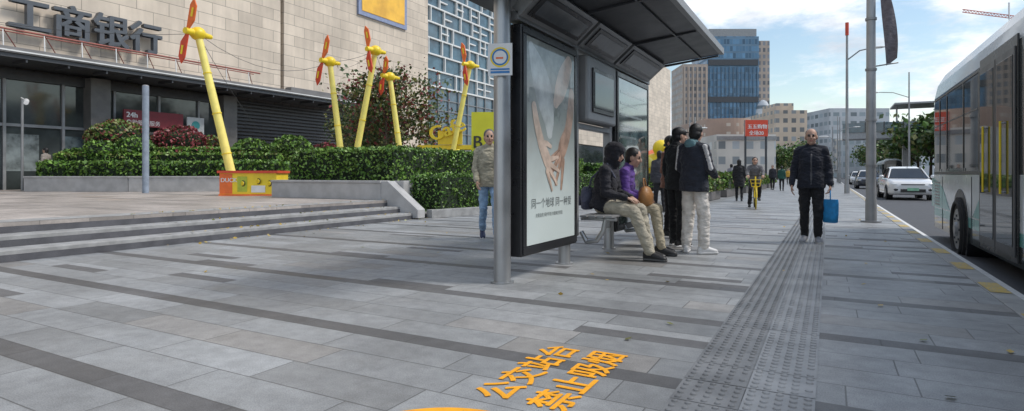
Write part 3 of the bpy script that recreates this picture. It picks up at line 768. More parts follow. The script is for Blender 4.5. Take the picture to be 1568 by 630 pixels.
# ---------------------------------------------------------------- people
EYE=mat('eye_dark',(.02,.015,.012),.2); LIP=mat('lip',(.42,.18,.15),.5); HAIR=mat('hair_black',(.014,.012,.012),.5,0,.4,60,.5,90); HAIRG=mat('hair_grey',(.12,.117,.113),.6,0,.5,60,.5,90)
def prim_loft(rings,n=20):
    vs=[];fs=[]
    for (c,ux,uy,rx,ry) in rings:
        for i in range(n):
            t=2*math.pi*i/n; vs.append(c+ux*(rx*math.cos(t))+uy*(ry*math.sin(t)))
    m=len(rings)
    for j in range(m-1):
        for i in range(n): fs.append((j*n+i,j*n+(i+1)%n,(j+1)*n+(i+1)%n,(j+1)*n+i))
    vs.append(rings[0][0]);vs.append(rings[-1][0])
    for i in range(n):
        fs.append((m*n,(i+1)%n,i)); fs.append((m*n+1,(m-1)*n+i,(m-1)*n+(i+1)%n))
    return vs,fs
def basis(d,ref=None):
    d=d.normalized(); r=ref if ref is not None else (Vector((1,0,0)) if abs(d.x)<.9 else Vector((0,1,0)))
    ux=(r-d*r.dot(d)).normalized(); uy=d.cross(ux); return ux,uy
def prim_cap(p0,r0,p1,r1,ref=None,fl=1.0,n=16,step=.03):
    d=p1-p0; L=d.length; dn=d.normalized(); ux,uy=basis(dn,ref); rings=[]
    for a in (80,50,25): rings.append((p0-dn*r0*math.sin(R(a)),ux,uy,r0*math.cos(R(a)),r0*math.cos(R(a))*fl))
    k=max(2,int(L/step))
    for i in range(k+1):
        t=i/k; r=r0+(r1-r0)*t; rings.append((p0+d*t,ux,uy,r,r*fl))
    for a in (25,50,80): rings.append((p1+dn*r1*math.sin(R(a)),ux,uy,r1*math.cos(R(a)),r1*math.cos(R(a))*fl))
    return prim_loft(rings,n)
def prim_ell(c,r,M=None,nu=20,nv=14):
    vs=[];fs=[]
    for j in range(nv+1):
        ph=math.pi*min(max(j/nv,.004),.996)
        for i in range(nu):
            th=2*math.pi*i/nu; p=Vector((r[0]*math.sin(ph)*math.cos(th),r[1]*math.sin(ph)*math.sin(th),r[2]*math.cos(ph)))
            if M is not None: p=M@p
            vs.append(c+p)
    for j in range(nv):
        for i in range(nu): fs.append((j*nu+i,(j+1)*nu+i,(j+1)*nu+(i+1)%nu,j*nu+(i+1)%nu))
    fs.append(tuple(range(nu))); fs.append(tuple(nv*nu+i for i in range(nu))[::-1])
    return vs,fs
def remesh(name,prims,voxel,mats,parent,smooth=3,wr=0.0):
    vs=[];fs=[];labs=[]
    for v,f,l in prims:
        o=len(vs); vs+=[tuple(q) for q in v]; fs+=[tuple(i+o for i in q) for q in f]; labs+=[l]*len(f)
    me=bpy.data.meshes.new(name+'_src'); me.from_pydata(vs,[],fs); me.update()
    bm=bmesh.new(); bm.from_mesh(me); bmesh.ops.recalc_face_normals(bm,faces=bm.faces); bm.to_mesh(me); bm.free()
    o=bpy.data.objects.new(name,me)
    r=o.modifiers.new('r','REMESH'); r.mode='VOXEL'; r.voxel_size=voxel; r.use_smooth_shade=True
    if smooth:
        s=o.modifiers.new('s','SMOOTH'); s.factor=.5; s.iterations=smooth
    m2=evalmesh(o)
    o.modifiers.clear(); o.data=m2; bpy.data.meshes.remove(me); COL.objects.link(o)
    keys=list(mats.keys()); m2.materials.clear()
    for k in keys: m2.materials.append(mats[k])
    n=len(m2.polygons)
    if len(keys)>1:
        bvh=BVHTree.FromPolygons(vs,fs,epsilon=0.0)
        cen=np.empty(n*3); m2.polygons.foreach_get('center',cen); nor=np.empty(n*3); m2.polygons.foreach_get('normal',nor)
        P=(cen.reshape(-1,3)+nor.reshape(-1,3)*.006).tolist()
        lk=[keys.index(l) for l in labs]
        idx=[lk[bvh.find_nearest(c)[2]] for c in P]
    else: idx=[0]*n
    m2.polygons.foreach_set('material_index',idx); m2.polygons.foreach_set('use_smooth',[True]*n)
    if wr>0:
        nv=len(m2.vertices); co=np.empty(nv*3); m2.vertices.foreach_get('co',co); co=co.reshape(-1,3)
        no=np.empty(nv*3); m2.vertices.foreach_get('normal',no); no=no.reshape(-1,3)
        sel=set()
        ok={i for i,k in enumerate(keys) if k in ('top','bot')}
        for p,i in zip(m2.polygons,idx):
            if i in ok: sel.update(p.vertices)
        sel=np.array(sorted(sel)); a=np.array([noise.noise((c[0]*8,c[1]*8,c[2]*14))+.55*noise.noise((c[0]*20,c[1]*20,c[2]*34)) for c in co[sel].tolist()])
        co[sel]+=no[sel]*a[:,None]*wr
        m2.vertices.foreach_set('co',co.ravel())
    m2.update()
    o.parent=parent
    return o
def hand(parent,wrist,d,pn,side,curl=.5,sc=1.0,name='hand'):
    d=Vector(d).normalized(); pn=Vector(pn); pn=(pn-d*pn.dot(d)).normalized(); s=d.cross(pn); 
    if s.dot(Vector(side))<0: s=-s
    P=[]; L=.088*sc
    rings=[]
    for t,w,h in ((-.25,.026,.02),(0,.027,.019),(.3,.036,.017),(.7,.041,.0145),(1,.040,.012),(1.06,.034,.008)):
        rings.append((wrist+d*L*t,s,pn,w*sc,h*sc))
    v,f=prim_loft(rings,16); P.append((v,f,'skin'))
    for k,(off,ln) in enumerate(((.030,.072),(.010,.080),(-.010,.074),(-.029,.058))):
        p=wrist+d*L*.92+s*off*sc; dd=(d+s*off*2.0).normalized(); a=curl*(.55+.08*k)
        for j,fr in enumerate((.45,.31,.24)):
            dd=(dd*math.cos(a)+pn*math.sin(a)).normalized(); q=p+dd*ln*fr*sc
            r=(.0088-.001*j)*sc; v,f=prim_cap(p,r,q,r*.93,n=8,step=.012); P.append((v,f,'skin')); p=q; a=curl*.75
    p=wrist+d*L*.25+s*.026*sc; dd=(d*.75+s*.75+pn*.25).normalized()
    for j,ln in enumerate((.036,.03,.024)):
        q=p+dd*ln*sc; v,f=prim_cap(p,(.0115-.001*j)*sc,q,(.0105-.001*j)*sc,n=8,step=.012); P.append((v,f,'skin')); p=q; dd=(dd+d*.25+pn*.3*curl).normalized()
    return remesh(name,P,.005*sc,{'skin':M_skin},parent,1)

def human(name,loc,rot,H=1.70,J={},top=None,bot=None,shoe=None,sole=None,hair='short',hairm=None,bulk=1.0,bulkb=1.0,hood=False,hy=0,hp=0,
          spine=None,hands=(None,None),voxel=.010,feet=None,collar=True,extra=None,female=False,hemdrop=.13,zipm=None):
    s=H/1.72; e=empty(name,loc,rot)
    D=dict(pel=(0,0,.95),chest=(0,.0,1.24),neck=(0,-.01,1.44),head=(0,.015,1.59),
      shL=(-.165,-.01,1.385),shR=(.165,-.01,1.385),elL=(-.215,-.03,1.10),elR=(.215,-.03,1.10),wrL=(-.22,.05,.86),wrR=(.22,.05,.86),
      hiL=(-.085,0,.90),hiR=(.085,0,.90),knL=(-.10,.02,.49),knR=(.10,.02,.49),anL=(-.10,-.02,.09),anR=(.10,-.02,.09))
    D.update(J); V={k:Vector(v)*s for k,v in D.items()}
    P=[]
    def A(vf,l): P.append((vf[0],vf[1],l))
    X=(V['shR']-V['shL']).normalized()
    pel,ch,nk=V['pel'],V['chest'],V['neck']
    up0=(ch-pel).normalized()
    hem=pel-up0*hemdrop*s
    if spine: hem=Vector(spine)*s
    b=bulk*s
    shm=(V['shL']+V['shR'])/2
    ctr=[hem,pel,pel.lerp(ch,.45),ch,shm,nk]
    wd=(.172,.170,.152,.162,.145,.062) if not female else (.165,.168,.138,.148,.125,.058)
    dp=(.128,.128,.112,.120,.092,.06)
    data=spline([(*c,w*(b if i<5 else s),q*(b if i<5 else s)) for i,(c,w,q) in enumerate(zip(ctr,wd,dp))],6)
    rings=[]
    for i,q in enumerate(data):
        c=Vector(q[:3]); nx=Vector(data[min(i+1,len(data)-1)][:3])-Vector(data[max(i-1,0)][:3]); nx.normalize()
        ux=(X-nx*X.dot(nx)).normalized(); uy=nx.cross(ux); rings.append((c,ux,uy,q[3],q[4]))
    A(prim_loft(rings,28),'top')
    tb=(.057)*b
    for S in 'LR':
        sh,el,wr=V['sh'+S],V['el'+S],V['wr'+S]
        A(prim_cap(sh,tb*1.05,nk.lerp(sh,.35)+Vector((0,0,.005)),tb*.8),'top')
        A(prim_cap(sh,tb*1.05,el,tb*.84),'top'); 
        wend=wr-(wr-el).normalized()*.015
        A(prim_cap(el,tb*.84,wend,tb*.64),'top')
        hi,kn,an=V['hi'+S],V['kn'+S],V['an'+S]; bb=bulkb*s
        A(prim_cap(hi,.089*min(bulkb,1.08)*s,kn,.066*bb),'bot')
        hemp=an+(kn-an).normalized()*.03
        A(prim_cap(kn,.066*bb,hemp,.054*bb),'bot')
        A(prim_cap(hemp,.036*s,an,.036*s),'shoe')
        ft=(feet or {}).get(S,(0,0)); fa,fpch=ft
        fd=Vector((math.sin(R(fa)),math.cos(R(fa)),0)); fr=Vector((fd.y,-fd.x,0)); fu=Vector((0,0,1))
        if fpch: 
            q=Matrix.Rotation(R(fpch),3,fr); fd=q@fd; fu=q@fu
        base=an-fu*(.09*s)
        rg=[]; rs=[]
        for t,w,h in ((-.085,.022,.03),(-.07,.034,.042),(-.03,.038,.052),(.02,.040,.052),(.07,.044,.043),(.12,.048,.034),(.165,.043,.027),(.19,.024,.02)):
            rg.append((base+fd*t*s+fu*(h+.012)*s,fr,fu,w*s,h*s)); 
            rs.append((base+fd*t*1.03*s+fu*.014*s,fr,fu,(w+.005)*s,.014*s))
        A(prim_loft(rg,16),'shoe'); A(prim_loft(rs,16),'sole')
    A(prim_ell(pel-Vector((0,0.0,.02)),(.150*min(bulkb,1.04)*s,.110*min(bulkb,1.04)*s,.11*s)),'bot')
    hd=V['head']
    A(prim_cap(nk-Vector((0,0,.02)),.055*s,hd-Vector((0,.005,.06))*s,.050*s),'skin')
    if collar:
        cd=(hd-nk).normalized(); ux,uy=basis(cd,X)
        A(prim_loft([(nk+cd*t*s,ux,uy,w*s,w*s*.95) for t,w in ((-.04,.092),(-.01,.080),(.02,.073),(.045,.070),(.055,.067))],18),'top')
    HM=(Matrix.Rotation(R(hy),3,'Z')@Matrix.Rotation(R(hp),3,'X'))
    hsz=s*1.06
    g=lambda x,y,z: hd+HM@(Vector((x,y,z))*hsz)
    E=lambda c,r,l: A(prim_ell(g(*c),tuple(q*hsz for q in r),HM),l)
    E((0,-.008,.025),(.073,.092,.092),'skin'); E((0,.022,-.045),(.057,.064,.068),'skin'); E((0,.05,-.088),(.03,.032,.024),'skin')
    A(prim_cap(g(0,.084,.012),.010*s,g(0,.103,-.024),.0155*s,n=10,step=.01),'skin')
    for q in (-1,1):
        E((q*.074,-.005,-.012),(.011,.02,.031),'skin'); E((q*.030,.079,.008),(.012,.007,.0055),'eye'); E((q*.031,.082,.028),(.018,.006,.004),'hair'); E((q*.034,.062,-.03),(.024,.02,.02),'skin')
    E((0,.084,-.058),(.022,.008,.0065),'lip')
    if hair=='short':
        E((0,-.022,.038),(.082,.094,.090),'hair'); E((0,-.045,-.02),(.076,.064,.07),'hair')
    elif hair=='bald':
        E((0,-.035,.0),(.080,.072,.065),'hair'); E((0,-.030,.050),(.077,.084,.066),'hair')
    elif hair=='long':
        E((0,-.022,.038),(.083,.095,.092),'hair'); E((0,-.05,-.05),(.078,.062,.12),'hair')
    elif hair=='cap':
        E((0,-.012,.045),(.084,.101,.080),'hair'); A(prim_loft([(g(0,.06+t,.055-.1*t),HM@Vector((1,0,0)),HM@Vector((0,0,1)),w*s,.006*s) for t,w in ((0,.07),(.03,.068),(.06,.055),(.075,.03))],14),'hair'); E((0,-.045,-.02),(.076,.062,.06),'hair')
    if hood:
        E((0,-.03,.025),(.105,.115,.120),'top'); E((0,-.02,-.09),(.10,.105,.08),'top'); E((0,-.0,.06),(.095,.105,.09),'top'); E((-.06,.02,-.01),(.035,.07,.09),'top'); E((.06,.02,-.01),(.035,.07,.09),'top')
    mats={'top':top,'bot':bot,'skin':M_skin,'hair':hairm or HAIR,'eye':EYE,'lip':LIP,'shoe':shoe or M_black,'sole':sole or M_black}
    if extra:
        for (vf,l,m) in extra(V,s,prim_cap,prim_ell,g): A(vf,l); mats[l]=m
    remesh('body',P,voxel,mats,e,3,.012*s)
    for S in 'LR':
        dct=hands[0 if S=='L' else 1]
        if dct:
            el,wr=V['el'+S],V['wr'+S]; d=Vector(dct.get('d',(wr-el))); pn=Vector(dct.get('pn',(1 if S=='L' else -1,0,0)))
            hand(e,wr,d,pn,Vector(dct.get('side',(0,1,0))),dct.get('curl',.5),s*1.0,'hand_left' if S=='L' else 'hand_right')
    return e,V
HH={'curl':.5}
navy=cloth('navy_jacket',(.018,.021,.033)); blk=cloth('black_trousers',(.014,.014,.017)); 
SBL=mat('black_shoe',(.02,.02,.022),.5); SWH=mat('sole_white',(.7,.7,.7),.5); ZIP=mat('zip_metal',(.10,.10,.11),.4)
def exw(V,s,cap,ell,g):
    c=V['chest']; return [(cap(c+Vector((0,.136,.12))*s,.006*s,c+Vector((0,.147,-.36))*s,.006*s,n=8,step=.015),'zip',ZIP),
        (ell(V['neck']+Vector((0,.055,.0))*s,(.035*s,.03*s,.03*s)),'shirt',cloth('dark_shirt',(.05,.055,.07)))]
e,V=human('walking_man',(-.24,9.93,0),R(181),1.74,dict(anL=(-.09,.03,.09),anR=(.09,-.08,.10),knL=(-.09,.07,.50),knR=(.09,.02,.49),wrL=(-.25,.04,.86),elL=(-.235,-.03,1.10),wrR=(.26,.08,.86),elR=(.235,-.03,1.10),head=(0,.03,1.585)),
  top=navy,bot=blk,shoe=mat('grey_trainer',(.28,.29,.32),.6),sole=mat('sole_pale',(.5,.5,.48),.6),hair='bald',hairm=HAIRG,bulk=1.14,bulkb=1.08,extra=exw,
  hands=({'curl':1.1,'d':(0,.05,-1)},{'curl':.45,'d':(0,.15,-1)}),feet={'L':(-8,0),'R':(12,-8)},voxel=.0085)
mb=MB(); w=V['wrL']+Vector((0,.01,-.085))
mb.tor(w+Vector((0,0,-.06)),.075,.008,M_blue,'x',20,6)
rings=[]
for z,ax_,ay in ((-.12,.04,.115),(-.2,.05,.12),(-.35,.06,.115),(-.46,.055,.105),(-.47,.03,.08)):
    rings.append([w+Vector((ax_*math.cos(t)*(1+.15*math.sin(3*t)),ay*math.copysign(abs(math.sin(t))**.6,math.sin(t)),z)) for t in [2*math.pi*i/20 for i in range(20)]])
BM=Matrix.Translation(w)@Matrix.Rotation(R(62),4,'Z')@Matrix.Translation(-w)
rings=[[BM@p for p in r] for r in rings]
mb.loft(rings,M_blue); mb.done('shopping_bag',e)
for q in (-.033,.033):
    m_=MB(); m_.tor(V['head']+Vector((q,.106,.010)),.018,.0018,M_black,'x',18,5,R(90)); m_.done('glasses',e)

beige=cloth('beige_trousers',(.46,.42,.33)); puf=cloth('black_puffer',(.018,.018,.026))
seatJ=dict(pel=(0,0,.66),chest=(0,.04,.93),neck=(0,.10,1.13),head=(0,.16,1.27),shL=(-.16,.08,1.07),shR=(.16,.08,1.07),
  elL=(-.21,.10,.80),elR=(.21,.10,.80),wrL=(-.10,.33,.74),wrR=(.10,.33,.74),
  hiL=(-.085,.03,.63),hiR=(.085,.03,.63),knL=(-.10,.44,.60),knR=(.10,.42,.58),anL=(-.11,.56,.09),anR=(.09,.62,.09))
def expuf(V,s,cap,ell,g):
    # quilting rolls of the puffer jacket
    out=[]
    for S in 'LR':
        a,b=V['sh'+S],V['el'+S]
        for t in (.25,.5,.75): out.append((ell(a.lerp(b,t),(.072*s,.072*s,.03*s)),'top',puf))
    for t in (.15,.35,.55,.75): out.append((ell(V['pel'].lerp(V['chest'],t),(.192*s,.150*s,.03*s)),'top',puf))
    return out
e,V=human('seated_person',(-2.50,6.98,0),R(-90),1.74,seatJ,top=puf,bot=beige,shoe=SBL,sole=mat('sole_dark',(.1,.1,.1),.6),extra=expuf,
  hood=True,bulk=1.22,bulkb=1.12,hy=-12,hp=-14,spine=(0,-.03,.60),hands=({'curl':.6,'d':(.7,.6,-.2),'pn':(0,-.3,-1)},{'curl':.6,'d':(-.7,.6,-.2),'pn':(0,-.3,-1)}),voxel=.0085)
mb=MB(); M_pack=cloth('slate_backpack',(.09,.095,.14))
c=V['chest']+Vector((.02,-.24,-.20)); rings=[]
for z,a,b_ in ((-.15,.09,.05),(-.13,.12,.075),(0,.135,.085),(.1,.125,.07),(.14,.08,.04)):
    rings.append([c+Vector((a*math.cos(t),b_*math.sin(t),z)) for t in [2*math.pi*i/20 for i in range(20)]])
mb.loft(rings,M_pack); mb.path([c+Vector((.06,.04,.12)),V['chest']+Vector((.16,-.13,.05)),V['shR']+Vector((-.02,.02,.085)),V['chest']+Vector((.12,.16,.05))],.012,M_pack,8)
mb.box(c.x-.09,c.x+.09,c.y-.1,c.y-.075,c.z-.1,c.z+.02,M_pack); mb.done('shoulder_bag',e,recalc=True)
purp=cloth('purple_jacket',(.13,.06,.30))
J2=dict(seatJ); J2.update(head=(0,.17,1.27),knL=(-.12,.46,.60),knR=(.08,.45,.60),anL=(-.13,.50,.09),anR=(.10,.55,.09))
e,V=human('seated_person',(-2.42,7.45,0),R(-84),1.70,J2,top=purp,bot=cloth('khaki_trousers',(.48,.42,.30)),shoe=SBL,hair='short',bulk=1.15,hy=0,hp=-14,spine=(0,-.03,.60),
  hands=({'curl':.8,'d':(.7,.6,-.2),'pn':(0,-.3,-1)},{'curl':.8,'d':(-.7,.6,-.2),'pn':(0,-.3,-1)}),voxel=.0095,female=True)
mb=MB(); M_tan=mat('tan_leather',(.38,.18,.06),.5,0,.2,8,.4,40); c=Vector((0.06,.33,.78)); rings=[]
for z,a,b_ in ((-.15,.12,.07),(-.12,.16,.10),(0,.17,.10),(.08,.13,.06),(.1,.08,.03)):
    rings.append([c+Vector((a*math.cos(t),b_*math.sin(t),z)) for t in [2*math.pi*i/20 for i in range(20)]])
mb.loft(rings,M_tan); mb.path([c+Vector((-.1,0,.08)),c+Vector((-.05,-.02,.2)),c+Vector((.05,-.02,.2)),c+Vector((.1,0,.08))],.009,M_tan,8); mb.done('handbag',e,recalc=True)

cream=cloth('cream_sweatpants',(.76,.72,.67)); teal=cloth('teal_hood',(.14,.26,.29)); jk=cloth('dark_track_jacket',(.025,.03,.045)); WST=cloth('white_stripe',(.6,.6,.6))
def ex1(V,s,cap,ell,g):
    nk=V['neck']; out=[(ell(nk+Vector((0,-.075,.01))*s,(.085*s,.05*s,.06*s)),'teal',teal),(ell(nk+Vector((0,-.02,.03))*s,(.082*s,.072*s,.035*s)),'teal',teal)]
    for q in (-1,1):
        S='L' if q<0 else 'R'
        a,b=V['sh'+S],V['el'+S]; o=Vector((q*.044,-.040,.02))*s
        out.append((cap(a+o,.026*s,b+o*.9+Vector((0,0,-.02)),.022*s),'white',WST))
    return out
e,V=human('standing_passenger',(-1.56,7.86,0),R(-28),1.71,dict(elL=(-.24,.02,1.12),elR=(.24,.02,1.12),wrL=(-.14,.24,1.02),wrR=(.14,.24,1.02),anL=(-.13,-.0,.09),anR=(.13,.03,.09),knL=(-.12,.03,.49),knR=(.115,.05,.49),head=(0,.04,1.58)),
  top=jk,bot=cream,shoe=mat('white_trainer',(.7,.7,.7),.5),sole=SWH,hair='short',bulk=1.2,bulkb=1.28,hy=20,hp=-12,extra=ex1,
  hands=({'curl':.7,'d':(.6,.6,.1),'pn':(0,0,-1)},{'curl':.7,'d':(-.6,.6,.1),'pn':(0,0,-1)}),feet={'L':(-35,0),'R':(25,0)},voxel=.0085)
def ex2(V,s,cap,ell,g):
    out=[]
    for S,q in (('L',-1),('R',1)):
        a,b,w=V['sh'+S],V['el'+S],V['wr'+S]
        for dy in (-.020,.020):
            o=Vector((q*.056,dy,.0))*s
            out.append((cap(a+o,.011*s,b+o*.9,.011*s,n=8,step=.015),'white',WST)); out.append((cap(b+o*.9,.011*s,w+o*.72,.011*s,n=8,step=.015),'white',WST))
    return out
e,V=human('standing_passenger',(-1.93,8.50,0),R(-40),1.73,dict(anL=(-.11,.05,.09),head=(0,.05,1.58)),top=cloth('black_track_jacket',(.018,.018,.02)),bot=cloth('black_track_pants',(.016,.016,.018)),
  shoe=SBL,sole=SWH,hair='cap',bulk=1.15,bulkb=1.1,hy=-10,extra=ex2,hands=(HH,HH),voxel=.009)
e,V=human('standing_passenger',(-2.38,10.0,0),R(-100),1.70,dict(wrR=(.2,.2,.95)),top=cloth('rust_brown_jacket',(.32,.16,.12)),bot=blk,hair='short',bulk=1.2,hands=(HH,HH),voxel=.012)
mb=MB(); w=V['wrR']+Vector((.0,.02,-.1)); rings=[]
M_wb=mat('white_plastic_bag',(.72,.72,.70),.5,0,.1,10,.5,30)
for z,a,b_ in ((0,.02,.03),(-.1,.06,.1),(-.3,.08,.14),(-.38,.05,.1)):
    rings.append([w+Vector((a*math.cos(t),b_*math.sin(t),z)) for t in [2*math.pi*i/14 for i in range(14)]])
mb.loft(rings,M_wb); mb.done('plastic_bag',e)
e,V=human('standing_passenger',(-2.15,9.4,0),R(-75),1.66,{},top=cloth('charcoal_coat',(.04,.04,.045)),bot=blk,hair='long',bulk=1.15,hands=(HH,HH),voxel=.012,female=True)
p=wp(749,9.3)
e,V=human('pedestrian',p,R(215),1.76,dict(anL=(-.09,.26,.09),knL=(-.09,.2,.50),anR=(.09,-.28,.13),knR=(.09,.03,.49),elR=(.22,.02,1.1),wrR=(.2,.14,.9)),top=cloth('khaki_beige_jacket',(.40,.37,.28)),bot=cloth('pale_jeans',(.28,.42,.60)),
  shoe=mat('navy_trainer',(.03,.04,.09),.5),sole=SWH,hair='short',hairm=HAIRG,bulk=1.12,hands=(HH,HH),feet={'R':(0,-20)},voxel=.009)
e,V=human('pedestrian',(-3.1,24.3,0),R(10),1.64,dict(anL=(-.09,.12,.09),anR=(.09,-.12,.1)),top=cloth('black_coat',(.016,.016,.019)),bot=blk,hair='long',bulk=1.25,hemdrop=.35,hands=(HH,HH),voxel=.018,female=True)
for px,d,c1,hgt,rr_ in ((1197,37,(.02,.09,.07),1.6,0),(1183,40,(.03,.03,.04),1.7,170),(1207,60,(.6,.35,.05),1.7,180),(1213,62,(.4,.6,.1),1.7,0),(1226,75,(.02,.02,.03),1.7,0),(1120,33,(.25,.25,.28),1.65,20),(1236,90,(.3,.1,.1),1.7,0),(1010,16,(.05,.05,.06),1.7,30)):
    p=wp(px,d); human('pedestrian',p,R(rr_),hgt,dict(anL=(-.09,.12,.09),anR=(.09,-.12,.1)),top=cloth('top_%d'%px,c1),bot=blk,bulk=1.15,voxel=.024)
p=wp(70,22.9,.42); human('pedestrian',p,R(120),1.68,{},top=cloth('grey_brown_coat',(.3,.26,.23)),bot=blk,bulk=1.15,hair='short',voxel=.02)
p=wp(1156,18.0)
e,V=human('cyclist',p,R(188),1.64,dict(pel=(0,-.12,.93),chest=(0,-.02,1.18),neck=(0,.03,1.38),head=(0,.07,1.53),shL=(-.17,.02,1.32),shR=(.17,.02,1.32),elL=(-.24,.18,1.14),elR=(.24,.18,1.14),wrL=(-.22,.40,1.06),wrR=(.22,.40,1.06),
  hiL=(-.085,-.10,.89),hiR=(.085,-.10,.89),knL=(-.13,.26,.72),knR=(.14,.2,.62),anL=(-.12,.12,.34),anR=(.17,.06,.12)),top=cloth('grey_coat',(.15,.145,.15)),bot=blk,hair='long',bulk=1.15,hands=({'curl':1.0,'pn':(0,0,-1)},{'curl':1.0,'pn':(0,0,-1)}),voxel=.012,female=True)
b=empty('bicycle',p,R(188)); mb=MB()
for y in (.62,-.42):
    mb.tor((0,y,.33),.30,.022,M_rubber,'x',28,8); mb.tor((0,y,.33),.275,.012,M_yellow,'x',28,6)
    for k in range(10): a=math.pi*k/10; mb.bar((0,y+.27*math.cos(a),.33+.27*math.sin(a)),(0,y-.27*math.cos(a),.33-.27*math.sin(a)),.003,M_mgrey,4)
    mb.bar((-.05,y,.33),(.05,y,.33),.025,M_mgrey,8)
mb.bar((0,-.12,.88),(0,.02,.33),.018,M_yellow); mb.bar((0,.02,.33),(0,.42,.80),.026,M_yellow); mb.bar((0,-.42,.33),(0,.02,.33),.012,M_yellow); mb.bar((0,-.42,.33),(0,-.09,.75),.012,M_yellow)
mb.bar((0,.40,.98),(0,.45,.68),.02,M_yellow); mb.bar((-.035,.47,.66),(-.035,.62,.33),.014,M_yellow); mb.bar((.035,.47,.66),(.035,.62,.33),.014,M_yellow); mb.bar((-.06,.46,.67),(.06,.46,.67),.02,M_yellow)
mb.bar((-.27,.34,1.02),(.27,.34,1.02),.013,M_black); mb.ell((0,-.14,.90),(.08,.13,.035),M_black)
mb.tor((0,.62,.33),.345,.014,M_yellow,'x',24,6)
for z,k in ((.68,.11),(.78,.13),(.88,.15)):
    pts=[Vector((q*k,.62+w_*k*.8,z)) for q,w_ in ((-1,-1),(1,-1),(1,1),(-1,1),(-1,-1))]; mb.path(pts,.006,M_yellow,5)
for q in (-1,0,1):
    for w_ in (-1,1): mb.bar((q*.11,.62+w_*.088,.68),(q*.15,.62+w_*.12,.88),.005,M_yellow,5)
mb.poly([(-.11,.53,.68),(.11,.53,.68),(.11,.71,.68),(-.11,.71,.68)],M_yellow)
mb.bar((0,.02,.33),(.09,.02,.33),.01,M_mgrey); mb.bar((.09,.02,.33),(.09,.04,.17),.01,M_mgrey); mb.bar((.07,.04,.16),(.17,.04,.16),.018,M_black); mb.bar((-.09,.02,.33),(-.09,0,.5),.01,M_mgrey); mb.bar((-.17,0,.5),(-.07,0,.5),.018,M_black)
mb.done('frame',b)

